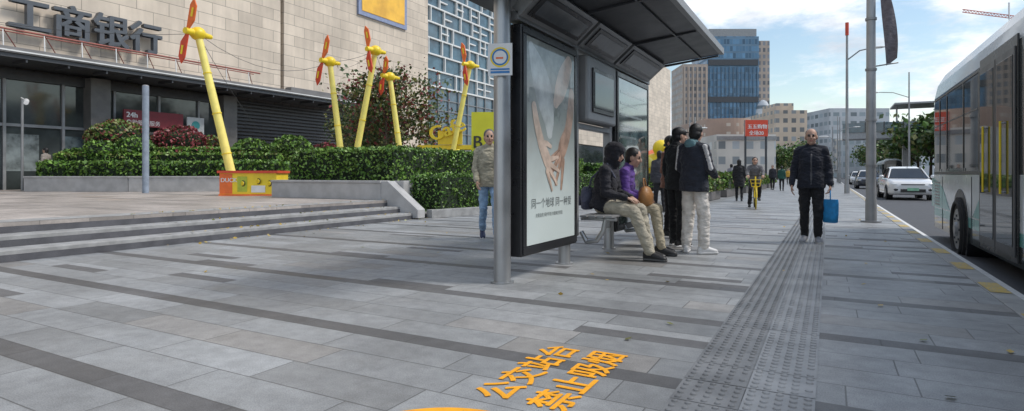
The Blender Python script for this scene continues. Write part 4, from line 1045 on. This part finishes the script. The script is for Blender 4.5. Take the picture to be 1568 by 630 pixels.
# ---------------------------------------------------------------- bus
M_buswhite=mat('bus_white',(.70,.74,.75),.25,0,.05,1.5,coat=.6); M_busdark=mat('bus_dark_gloss',(.02,.026,.028),.12,0,.2,2,coat=.6); M_busgrey=mat('bus_roof_grey',(.56,.61,.64),.3,0,.08,1,coat=.4)
M_busglass=glassy('bus_glass',(.03,.04,.042),.03)
M_busgreen=mat('bus_green_tint',(.10,.36,.32),.3,0,.15,1.5,coat=.5)
def bus(loc,L=12.2,rot=0):
    e=empty('city_bus',loc,rot); W=2.5
    prof=[(0,.20),(0,.42),(0,.56),(0,1.16),(0,2.56),(.05,2.80),(.16,3.0),(.34,3.16),(.7,3.22),(1.8,3.22),(2.16,3.16),(2.34,3.0),(2.45,2.80),(2.5,2.56),(2.5,1.16),(2.5,.56),(2.5,.42),(2.5,.20)]
    mats=[M_busdark,M_busgreen,M_buswhite,M_busdark,M_busgrey,M_busgrey,M_busgrey,M_busgrey,M_busgrey,M_busgrey,M_busgrey,M_busgrey,M_busgrey,M_busdark,M_buswhite,M_busgreen,M_busdark,M_busdark]
    mb=MB(); rings=[]
    for y,ins in ((-L,.22),(-L+.05,.10),(-L+.18,.02),(-L+.4,0),(-6,0),(-.35,0),(-.14,.02),(-.04,.08),(0,.2)):
        rings.append([Vector((ins+(x)*(W-2*ins)/W,y,z-(ins*.6 if z>2.6 else 0))) for x,z in prof])
    mb.loft(rings,M_busdark,False,True,mats); mb.done('body',e,weld=True)
    mb=MB()
    def pane(y0,y1,z0,z1,m,x=-.004): mb.box(x-.006,x,y0,y1,z0,z1,m)
    for a,b_ in [(-.95,-.45),(-1.65,-1.05),(-3.0,-1.75),(-4.0,-3.1)]: 
        pane(a,b_,1.26,2.46,M_busglass,-.002); mb.box(-.012,-.009,a+.04,b_-.04,2.02,2.04,M_dsteel)
    pane(-4.06,-.35,2.50,2.53,M_dsteel); pane(-4.06,-.35,1.17,1.21,M_dsteel)
    for y in (-1.0,-1.7,-3.05,-4.05): pane(y-.02,y+.02,1.22,2.49,M_black,-.010)
    for a,b_ in ((-7.7,-6.0),(-9.3,-7.8),(-10.5,-9.4)): pane(a,b_,1.22,2.42,M_busglass,-.002)
    for k in range(8): pane(-.95,-.4,.62+k*.055,.65+k*.055,M_mgrey,-.001)
    for y in (-1.2,-3.55,-4.05): pane(y-.004,y+.004,.22,1.13,M_dsteel,-.001)
    mb.prism([(-.003,-.05,.58),(-.003,-1.9,.58),(-.003,-1.2,.95),(-.003,-.3,1.1),(-.003,-.06,1.1)],(-.002,0,0),M_busgreen)
    mb.prism([(-.003,-3.6,.58),(-.003,-4.05,.58),(-.003,-4.05,.85)],(-.002,0,0),M_busgreen)
    mb.done('windows',e)
    mb=MB()
    y0,y1=-5.85,-4.15
    mb.box(-.02,-.001,y0,y1,.24,2.62,M_black)
    for a,b_ in ((y0+.04,(y0+y1)/2-.015),((y0+y1)/2+.015,y1-.04)):
        mb.box(-.034,-.021,a,b_,.30,2.5,M_dsteel); mb.box(-.040,-.035,a+.07,b_-.07,.40,2.42,M_busglass)
        mb.bar((-.07,(a+b_)/2,.95),(-.07,(a+b_)/2,1.75),.012,M_yellow,8)
        for zz in (.97,1.73): mb.bar((-.07,(a+b_)/2,zz),(-.035,(a+b_)/2,zz),.01,M_steel,6)
    mb.done('door',e,bevel=.004)
    mb=MB()
    for y in (-2.75,-L+2.6):
        mb.bar((.4,y,.35),(-.008,y,.35),.60,M_black,40,smooth=False)
        mb.bar((.35,y,.35),(-.035,y,.35),.475,M_rubber,36); mb.bar((-.036,y,.35),(-.040,y,.35),.30,M_mgrey,30); mb.bar((-.041,y,.35),(-.075,y,.35),.11,M_mgrey,20,.09)
        mb.tor((-.036,y,.35),.40,.035,M_rubber,'x',36,8)
        for k in range(8): a=2*math.pi*k/8; mb.bar((-.04,y+.2*math.cos(a),.35+.2*math.sin(a)),(-.055,y+.2*math.cos(a),.35+.2*math.sin(a)),.018,M_dsteel,8)
        mb.bar((2.1,y,.35),(2.51,y,.35),.475,M_rubber,30)
    mb.done('wheels',e)
    mb=MB()
    mb.box(.5,2.0,.001,.02,1.3,2.4,M_busglass); 
    for x in (.25,2.2): mb.box(x-.08,x+.08,-.02,.03,.7,1.1,M_red)
    mb.box(.55,1.95,-L-.02,-L-.001,1.1,2.55,M_busglass)
    mb.box(.6,1.9,-9.5,-7.0,3.222,3.38,M_busgrey)
    mb.path([Vector((.2,-L,2.6)),Vector((-.1,-L-.25,2.5)),Vector((-.15,-L-.3,2.2))],.02,M_black,6); mb.ell((-.15,-L-.3,2.05),(.06,.07,.18),M_black)
    mb.done('fittings',e)
    return e
bus((1.72,13.6,-.13))

# ---------------------------------------------------------------- cars
def car(loc,rot,paint,name='car'):
    e=empty(name,loc,rot); mb=MB()
    secs=[(-2.30,.62,.42,.66),(-2.24,.80,.30,.78),(-2.0,.90,.24,.88),(-1.3,.93,.22,.98),(-.8,.93,.22,1.02),(.5,.93,.22,1.04),(1.6,.92,.24,1.06),(2.1,.88,.28,1.04),(2.28,.78,.36,.98)]
    rings=[]
    for y,w,z0,z1 in secs:
        zm=(z0+z1)/2
        rings.append([Vector(p) for p in ((-w*.94,y,z0),(-w,y,z0+.1),(-w,y,zm+.08),(-w*.95,y,z1-.06),(-w*.82,y,z1),(w*.82,y,z1),(w*.95,y,z1-.06),(w,y,zm+.08),(w,y,z0+.1),(w*.94,y,z0))])
    mb.loft(rings,paint)
    g=[(-1.15,.80,.78,1.00,1.01),(-.45,.80,.62,1.0,1.47),(.2,.80,.62,1.0,1.56),(1.2,.80,.60,1.0,1.54),(1.75,.80,.58,1.0,1.40),(2.12,.78,.72,1.0,1.03)]
    rings=[[Vector(p) for p in ((-wb,y,zb),(-wt,y,zt-.05 if zt>1.1 else zt),(-wt*.85,y,zt),(wt*.85,y,zt),(wt,y,zt-.05 if zt>1.1 else zt),(wb,y,zb))] for y,wb,wt,zb,zt in g]
    for j in range(5):
        a,b_=rings[j],rings[j+1]
        for i in range(5):
            m=M_glassd if (i in (0,4)) or (i in (1,2,3) and j in (0,4)) else paint
            mb.add([a[i],a[i+1],b_[i+1],b_[i]],[(0,1,2,3)],m,False)
    for q in (-1,1):
        for y in (.05,1.15): mb.bar((q*.81,y,1.0),(q*.635,y,1.5),.035,M_black,6)
        mb.bar((q*.80,-1.12,1.0),(q*.62,-.45,1.46),.035,paint,6)
        for y in (-1.42,1.42):
            mb.bar((q*.7,y,.33),(q*.945,y,.33),.39,M_black,28,smooth=False); mb.bar((q*.7,y,.33),(q*.955,y,.33),.335,M_rubber,28); mb.bar((q*.956,y,.33),(q*.965,y,.33),.2,M_mgrey,20)
        mb.ell((q*1.02,-.75,1.08),(.1,.07,.08),paint,10,8)
        mb.ell((q*.66,-2.22,.72),(.17,.06,.05),mat('headlamp',(.75,.78,.8),.1),10,6)
        mb.ell((q*.62,-2.26,.48),(.12,.05,.07),M_black,10,6)
        mb.ell((q*.7,2.24,.82),(.15,.05,.06),M_red,10,6)
    mb.obox((0,-2.30,.44),.95,.05,.14,M_black); mb.obox((0,-2.335,.50),.44,.015,.13,mat('number_plate_green',(.3,.6,.4),.5))
    mb.obox((0,-2.29,.72),.9,.04,.04,M_dsteel)
    mb.done('body',e); return e
car((3.2,34.0,-.13),R(3),mat('car_white',(.78,.79,.80),.25,0,.03,1,coat=1))
car((2.9,58.0,-.13),0,mat('car_dark',(.03,.035,.05),.25,0,.03,1,coat=1))
car((6.6,75.0,-.13),0,mat('car_silver',(.4,.41,.43),.25,.3,.03,1,coat=1))
car((3.1,82.0,-.13),0,mat('car_white',(0,0,0)))
car((9.8,60.0,-.13),R(180),mat('car_dark',(0,0,0)))
bus((6.2,104,-.13))

# ---------------------------------------------------------------- poles
e=empty('street_lamp'); mb=MB(); M_galv=mat('galvanised_pole',(.36,.37,.38),.5,.4,.15,2)
P0=Vector((.80,14.9,0)); mb.bar(P0,P0+Vector((0,0,9.5)),.10,M_galv,20,.075); mb.bar(P0,P0+Vector((0,0,.03)),.2,M_galv,20); mb.bar(P0,P0+Vector((0,0,.5)),.112,M_galv,20,.108)
for z in (1.2,2.2,3.3,4.4,4.9): mb.bar(P0+Vector((0,0,z)),P0+Vector((0,0,z+.05)),.112,M_mgrey,20)
mb.path([P0+Vector((0,0,9.4)),P0+Vector((.8,0,9.9)),P0+Vector((2.2,0,10.1))],.05,M_galv,8); mb.ell(P0+Vector((2.5,0,10.1)),(.4,.16,.07),M_wpaint)
mb.done('pole',e)
mb=MB(); M_ban=cloth('dark_banner',(.17,.15,.165))
top=zat(6,13.8);bot=zat(116,13.8); n=16; rows=[]
for i in range(n+1):
    t=i/n; z=top+(bot-top)*t; w=.16+.10*math.sin(t*math.pi*.8+.3); x0=.16+.12*t
    rows.append([Vector((P0.x+x0+w*u,P0.y+.06*math.sin(5*u+t*6),z-.22*u*(1-t)+.14*u*t)) for u in (0,.25,.5,.75,1)])
for i in range(n):
    for j in range(4): mb.add([rows[i][j],rows[i][j+1],rows[i+1][j+1],rows[i+1][j]],[(0,1,2,3)],M_ban,True)
mb.bar((P0.x,P0.y,top),(P0.x+.35,P0.y,top+.02),.015,M_mgrey,8); mb.bar((P0.x,P0.y,bot),(P0.x+.5,P0.y,bot+.05),.015,M_mgrey,8)
mb.done('street_banner',weld=True)
def lamp(p,h,arm,r=.09,side=1):
    e=empty('street_lamp'); mb=MB(); mb.bar(p,p+Vector((0,0,h)),r,M_galv,12,r*.6); mb.bar(p,p+Vector((0,0,.5)),r*1.5,M_galv,12)
    mb.path([p+Vector((0,0,h*.78)),p+Vector((arm*.5*side,0,h*.83)),p+Vector((arm*side,0,h*.84))],r*.4,M_galv,8); mb.ell(p+Vector((arm*side+.25*side,0,h*.84)),(.4,.15,.07),M_wpaint,10,6); mb.done('pole',e)
lamp(wp(1297,32),9.4,1.2); mb=MB(); p=wp(1297,32,9.4); mb.bar(p,p-Vector((0,0,.7)),.09,M_red,8,.09); mb.done('antenna_beacon')
lamp(wp(1275,48),5,.4,.07,-1); lamp(wp(1286,70),8,1.5,.09); lamp(wp(1392,48),9.5,2.2,.08,-1)
lamp(wp(1064,45),5.5,.3,.1); lamp(wp(1056,60),7,.3,.1)
lamp(Vector((15,60,0)),10,3,.1,-1); lamp(Vector((1,90,0)),9,2,.09)
mb=MB()
for k in range(60):
    y=30+k*2.5; mb.bar((12.6,y,-.13),(12.6,y,.95),.03,M_wpaint,6)
mb.box(12.58,12.62,30,180,.9,.95,M_wpaint); mb.box(12.58,12.62,30,180,.15,.2,M_wpaint)
for k in range(300): mb.box(12.59,12.61,30+k*.5,30.02+k*.5,.2,.9,M_wpaint)
mb.done('road_fence')

# ---------------------------------------------------------------- distant buildings
def bld(name,px0,px1,yt,d,m,depth=20,rot=None,z0=0):
    a=(px1-px0)/F*d; c=wp((px0+px1)/2,d); h=zat(yt,d)
    o=empty(name,(c.x,c.y,0),YAW if rot is None else rot); mb=MB(); mb.box(-a/2,a/2,0,depth,z0,h,m); 
    return o,mb,a,h
G1=wingrid('tower_blue_glass',(.15,.25,.35),(.09,.19,.30),1.6,3.6,.86,.72,.12)
G2=wingrid('brown_tower_wall',(.46,.38,.32),(.16,.17,.19),2.4,3.4,.55,.6,.3)
G3=wingrid('tan_wall',(.58,.47,.37),(.2,.21,.22),3.0,3.3,.55,.5,.3)
G4=wingrid('grey_wall',(.50,.53,.56),(.24,.29,.32),3.6,3.6,.7,.45,.3)
G5=wingrid('red_brown_wall',(.46,.32,.25),(.50,.42,.35),2.2,2.2,.35,.35,.4)
G6=wingrid('cream_wall',(.68,.65,.60),(.32,.35,.37),3,3.3,.5,.5,.3)
e,mb,a,h=bld('office_tower',1083,1162,56,300,G1,26)
mb.done('glass_block',e)
mb=MB(); mb.box(-a/2-13,-a/2-.02,-1,20,0,h*.80,G2); mb.box(a/2+.02,a/2+6,1,22,0,h-2,G2); 
mb.box(-a/2+1,a/2-1,.5,24,h,h+4,M_mgrey); mb.box(-a/2+.5,a/2-.5,-.6,-.02,h-15,h-12,M_dsteel); mb.box(-a/2+.5,a/2-.5,-.6,-.02,h*.53,h*.57,M_dsteel)
for i in range(13): x=-a/2+a*(i+.5)/13; mb.box(x-.10,x+.10,-.5,-.03,4,h-16,mat('mullion_blue_grey',(.12,.17,.22),.4))
for k in range(6): x=-a/2-12+k*2.2; mb.box(x-.3,x+.3,-1.5,-1.02,3,h*.78,mat('tower_fin',(.52,.43,.36),.6))
mb.done('stone_wings',e)
e,mb,a,h=bld('curved_mall',1078,1148,182,150,G5,20); mb.done('walls',e)
mb=MB()
n=20; r_=a/2; pts=[Vector((r_*math.cos(math.pi*i/n),-5*math.sin(math.pi*i/n),0)) for i in range(n+1)]
for i in range(n): mb.add([pts[i],pts[i+1],pts[i+1]+Vector((0,0,h*.98)),pts[i]+Vector((0,0,h*.98))],[(0,1,2,3)],G5)
for z in (h*.3,h*.6): 
    for i in range(n): mb.bar(pts[i]+Vector((0,-.2,z)),pts[i+1]+Vector((0,-.2,z)),.3,M_wpaint,6)
mb.done('curved_front',e)
e,mb,a,h=bld('apartment_block',1188,1236,169,210,G3,22); mb.box(-a/2+2,a/2-3,4,16,h,h+3,G3); mb.done('walls',e)
e,mb,a,h=bld('domed_building',1160,1200,176,270,G6,22); mb.done('walls',e)
mb=MB(); mb.ell((0,8,h),(a*.28,a*.28,8),G4,20,12); mb.done('dome',e)
e,mb,a,h=bld('office_block',1098,1188,206,125,G6,12); 
mb.box(-a/2-.1,a/2+.1,-.25,-.02,h-1.2,h-.4,M_mgrey); mb.done('walls',e)
e,mb,a,h=bld('red_billboard',1142,1176,184,118,M_red,.4,None,zat(209,118)); mb.box(-a/2,-a/2+.3,.41,.8,0,h,M_dsteel); mb.box(a/2-.3,a/2,.41,.8,0,h,M_dsteel); mb.done('panel',e)
M2=Matrix.Translation((-a/2+.3,-.03,h-1.7))@Matrix.Rotation(R(90),4,'X')
text_mesh('text',"五五购物",1.0,M_wpaint,M2,0,[(0,0),(.05,0)],.003,e)
M2=Matrix.Translation((-a/2+.6,-.03,h-3.0))@Matrix.Rotation(R(90),4,'X')
text_mesh('text',"全场20",1.0,M_wpaint,M2,0,[(0,0),(.05,0)],.003,e)
e,mb,a,h=bld('office_block',1270,1362,166,240,G4,25); mb.box(-a/2+2,a/2-6,-3,-.02,3,h*.55,G6); mb.done('walls',e)
e,mb,a,h=bld('office_block',1232,1275,214,260,G4,25); mb.done('walls',e)
e,mb,a,h=bld('office_block',1200,1260,232,330,G6,25); mb.done('walls',e)
e,mb,a,h=bld('office_block',1355,1440,208,170,G4,25); mb.done('walls',e)
e,mb,a,h=bld('cream_apartment_block',1040,1078,205,190,G6,25); mb.done('walls',e)
for k,(y0,y1,hh,g) in enumerate(((-40,-8,9,G6),(-6,24,10,G3),(27,60,9,G4),(64,100,11,G6))):
    e=empty('street_building'); mb=MB(); mb.box(27,45,y0,y1,-.1,hh,g); mb.box(26.6,26.98,y0,y1,3.6,4.4,M_mgrey); mb.box(26.8,27.2,y0-.2,y1+.2,hh,hh+.8,M_mgrey); mb.done('walls',e)
e=empty('footbridge'); mb=MB(); M_fb=mat('footbridge_grey',(.42,.43,.44),.6); 
mb.box(1.5,26,86,90,5.6,6.4,M_fb); mb.box(1.5,26,85.9,85.98,6.4,7.6,M_glassb)
for x in np.arange(2,26,2): mb.box(x-.05,x+.05,85.8,85.9,6.4,7.7,M_dsteel)
for x in (8.5,17.5,25): mb.box(x-.4,x+.4,87.5,88.5,-.1,5.6,M_fb)
mb.prism([(16,85.8,5.6),(16,85.8,6.4),(16,66,.6),(16,64.5,-.1),(16,66,-.1)],(2.4,0,0),M_fb)
mb.prism([(15.9,85.8,6.4),(15.9,85.8,7.5),(15.9,66,1.6),(15.9,66,.6)],(.08,0,0),mat('pink_handrail_panel',(.5,.28,.28),.6))
mb.box(7,26,84.5,91,9.6,9.8,M_fb)
for x in (7.5,13,19,25): mb.bar((x,88,6.4),(x,88,9.6),.1,M_fb,8)
mb.done('structure',e)
for k,(px,d,h,cr) in enumerate(((1215,150,8,6),(1200,170,8,6),(1232,140,7,5),(1405,78,8,4.5),(1425,72,8,4.5),(1440,66,8.5,4.5),(1385,95,8,5),(1190,130,6,5),(1245,190,8,7),(1360,125,8,5),(1335,150,8,6))):
    tree('street_tree',wp(px,d),h,cr,(M_leafd,M_leaf,M_leafo),(.5,.3,.2),1800,.45,.2,.3,20+k)
for k,y in enumerate((-6,2,10,18,27,36,46,56)):
    tree('street_tree',(19.5,y,0),8+(k%3)*.8,3.4,(M_leafd,M_leaf,M_leafo),(.4,.4,.2),2200,.3,.18,.3,50+k)
e=empty('market_awning'); mb=MB()
for k in range(3):
    p=wp(1012+k*6,34+k*6); mb.bar(p,p+Vector((0,0,2.2)),.05,M_mgrey,8); mb.bar(p+Vector((0,0,2.1)),p+Vector((0,0,2.7)),1.5,(M_redo,M_blue,M_yellow)[k],16,.05)
mb.done('umbrellas',e)
e=empty('tower_crane'); mb=MB(); M_cr=mat('crane_red',(.62,.2,.15),.5)
c=wp(1545,300); zt=zat(28,300)
def lattice(a,b,w,n,m):
    d=(b-a)/n; up=Vector((0,0,w)) if abs((b-a).normalized().z)<.7 else Vector((w,0,0))
    mb.bar(a,b,.22,m,6); mb.bar(a+up,b+up,.22,m,6)
    for i in range(n): mb.bar(a+d*i,a+d*(i+.5)+up,.13,m,5); mb.bar(a+d*(i+.5)+up,a+d*(i+1),.13,m,5)
lattice(Vector((c.x,c.y,0)),Vector((c.x,c.y,zt)),1.6,40,M_wpaint)
q=wp(1474,300,zat(19,300)); lattice(Vector((c.x,c.y,zt)),q,1.5,14,M_cr); lattice(Vector((c.x,c.y,zt)),Vector((c.x,c.y,zt))-(q-Vector((c.x,c.y,zt)))*.3,1.5,5,M_cr)
mb.bar((c.x,c.y,zt),(c.x,c.y,zt+8),.4,M_wpaint,6)
mb.done('structure',e)

# ---------------------------------------------------------------- world, sun, camera
SUN_AZ,SUN_EL=66,50
w=bpy.data.worlds.new('World'); SC.world=w; w.use_nodes=True; nt=w.node_tree; nb=NB(nt); bg=nt.nodes['Background']
sky=nb.n('ShaderNodeTexSky',sky_type='NISHITA'); sky.sun_disc=False; sky.sun_elevation=R(SUN_EL); sky.sun_rotation=R(SUN_AZ); sky.air_density=1.3; sky.dust_density=.4
tc=nb.n('ShaderNodeTexCoord').outputs['Generated']; sp=nb.n('ShaderNodeSeparateXYZ'); nb.link(tc,sp.inputs[0])
zz=nb.m('ADD',nb.m('MAXIMUM',sp.outputs[2],0),.22)
cb=nb.n('ShaderNodeCombineXYZ'); nb.link(nb.m('DIVIDE',sp.outputs[0],zz),cb.inputs[0]); nb.link(nb.m('DIVIDE',sp.outputs[1],zz),cb.inputs[1])
mp=nb.n('ShaderNodeMapping'); nb.link(cb.outputs[0],mp.inputs[0]); mp.inputs['Location'].default_value=(3.1,1.7,0)
n1=nb.noise(mp.outputs[0],1.55,8,.6)
cov=nb.smooth(n1,.44,.60)
hz=nb.smooth(sp.outputs[2],0,.13,.6,0)
cov=nb.m('MAXIMUM',cov,hz)
mp2=nb.n('ShaderNodeMapping'); nb.link(cb.outputs[0],mp2.inputs[0]); mp2.inputs['Location'].default_value=(3.0,1.62,0)
n2=nb.noise(mp2.outputs[0],2.4,7,.62)
cc=nb.mix(nb.smooth(n2,.38,.70),(8.0,8.2,8.5),(4.6,5.0,5.6))
nb.link(nb.mix(cov,sky.outputs[0],cc),bg.inputs[0]); bg.inputs[1].default_value=.15
sun=bpy.data.lights.new('sun','SUN'); sun.energy=2.5; sun.angle=R(16); sun.color=(1,.945,.87)
so=bpy.data.objects.new('sun',sun); COL.objects.link(so)
dirv=Vector((math.sin(R(SUN_AZ))*math.cos(R(SUN_EL)),math.cos(R(SUN_AZ))*math.cos(R(SUN_EL)),math.sin(R(SUN_EL))))
so.rotation_euler=dirv.to_track_quat('Z','Y').to_euler()
cam=bpy.data.cameras.new('camera'); co=bpy.data.objects.new('camera',cam); COL.objects.link(co)
cam.sensor_width=36; cam.lens=36*F/1568; cam.shift_y=-47/1568; cam.clip_end=6000; cam.clip_start=.05
co.location=(0,0,H0); co.rotation_euler=(R(90),0,YAW); SC.camera=co
SC.view_settings.view_transform='Standard'; SC.view_settings.look='None'; SC.view_settings.exposure=0
bpy.data.scenes.remove(TMP)
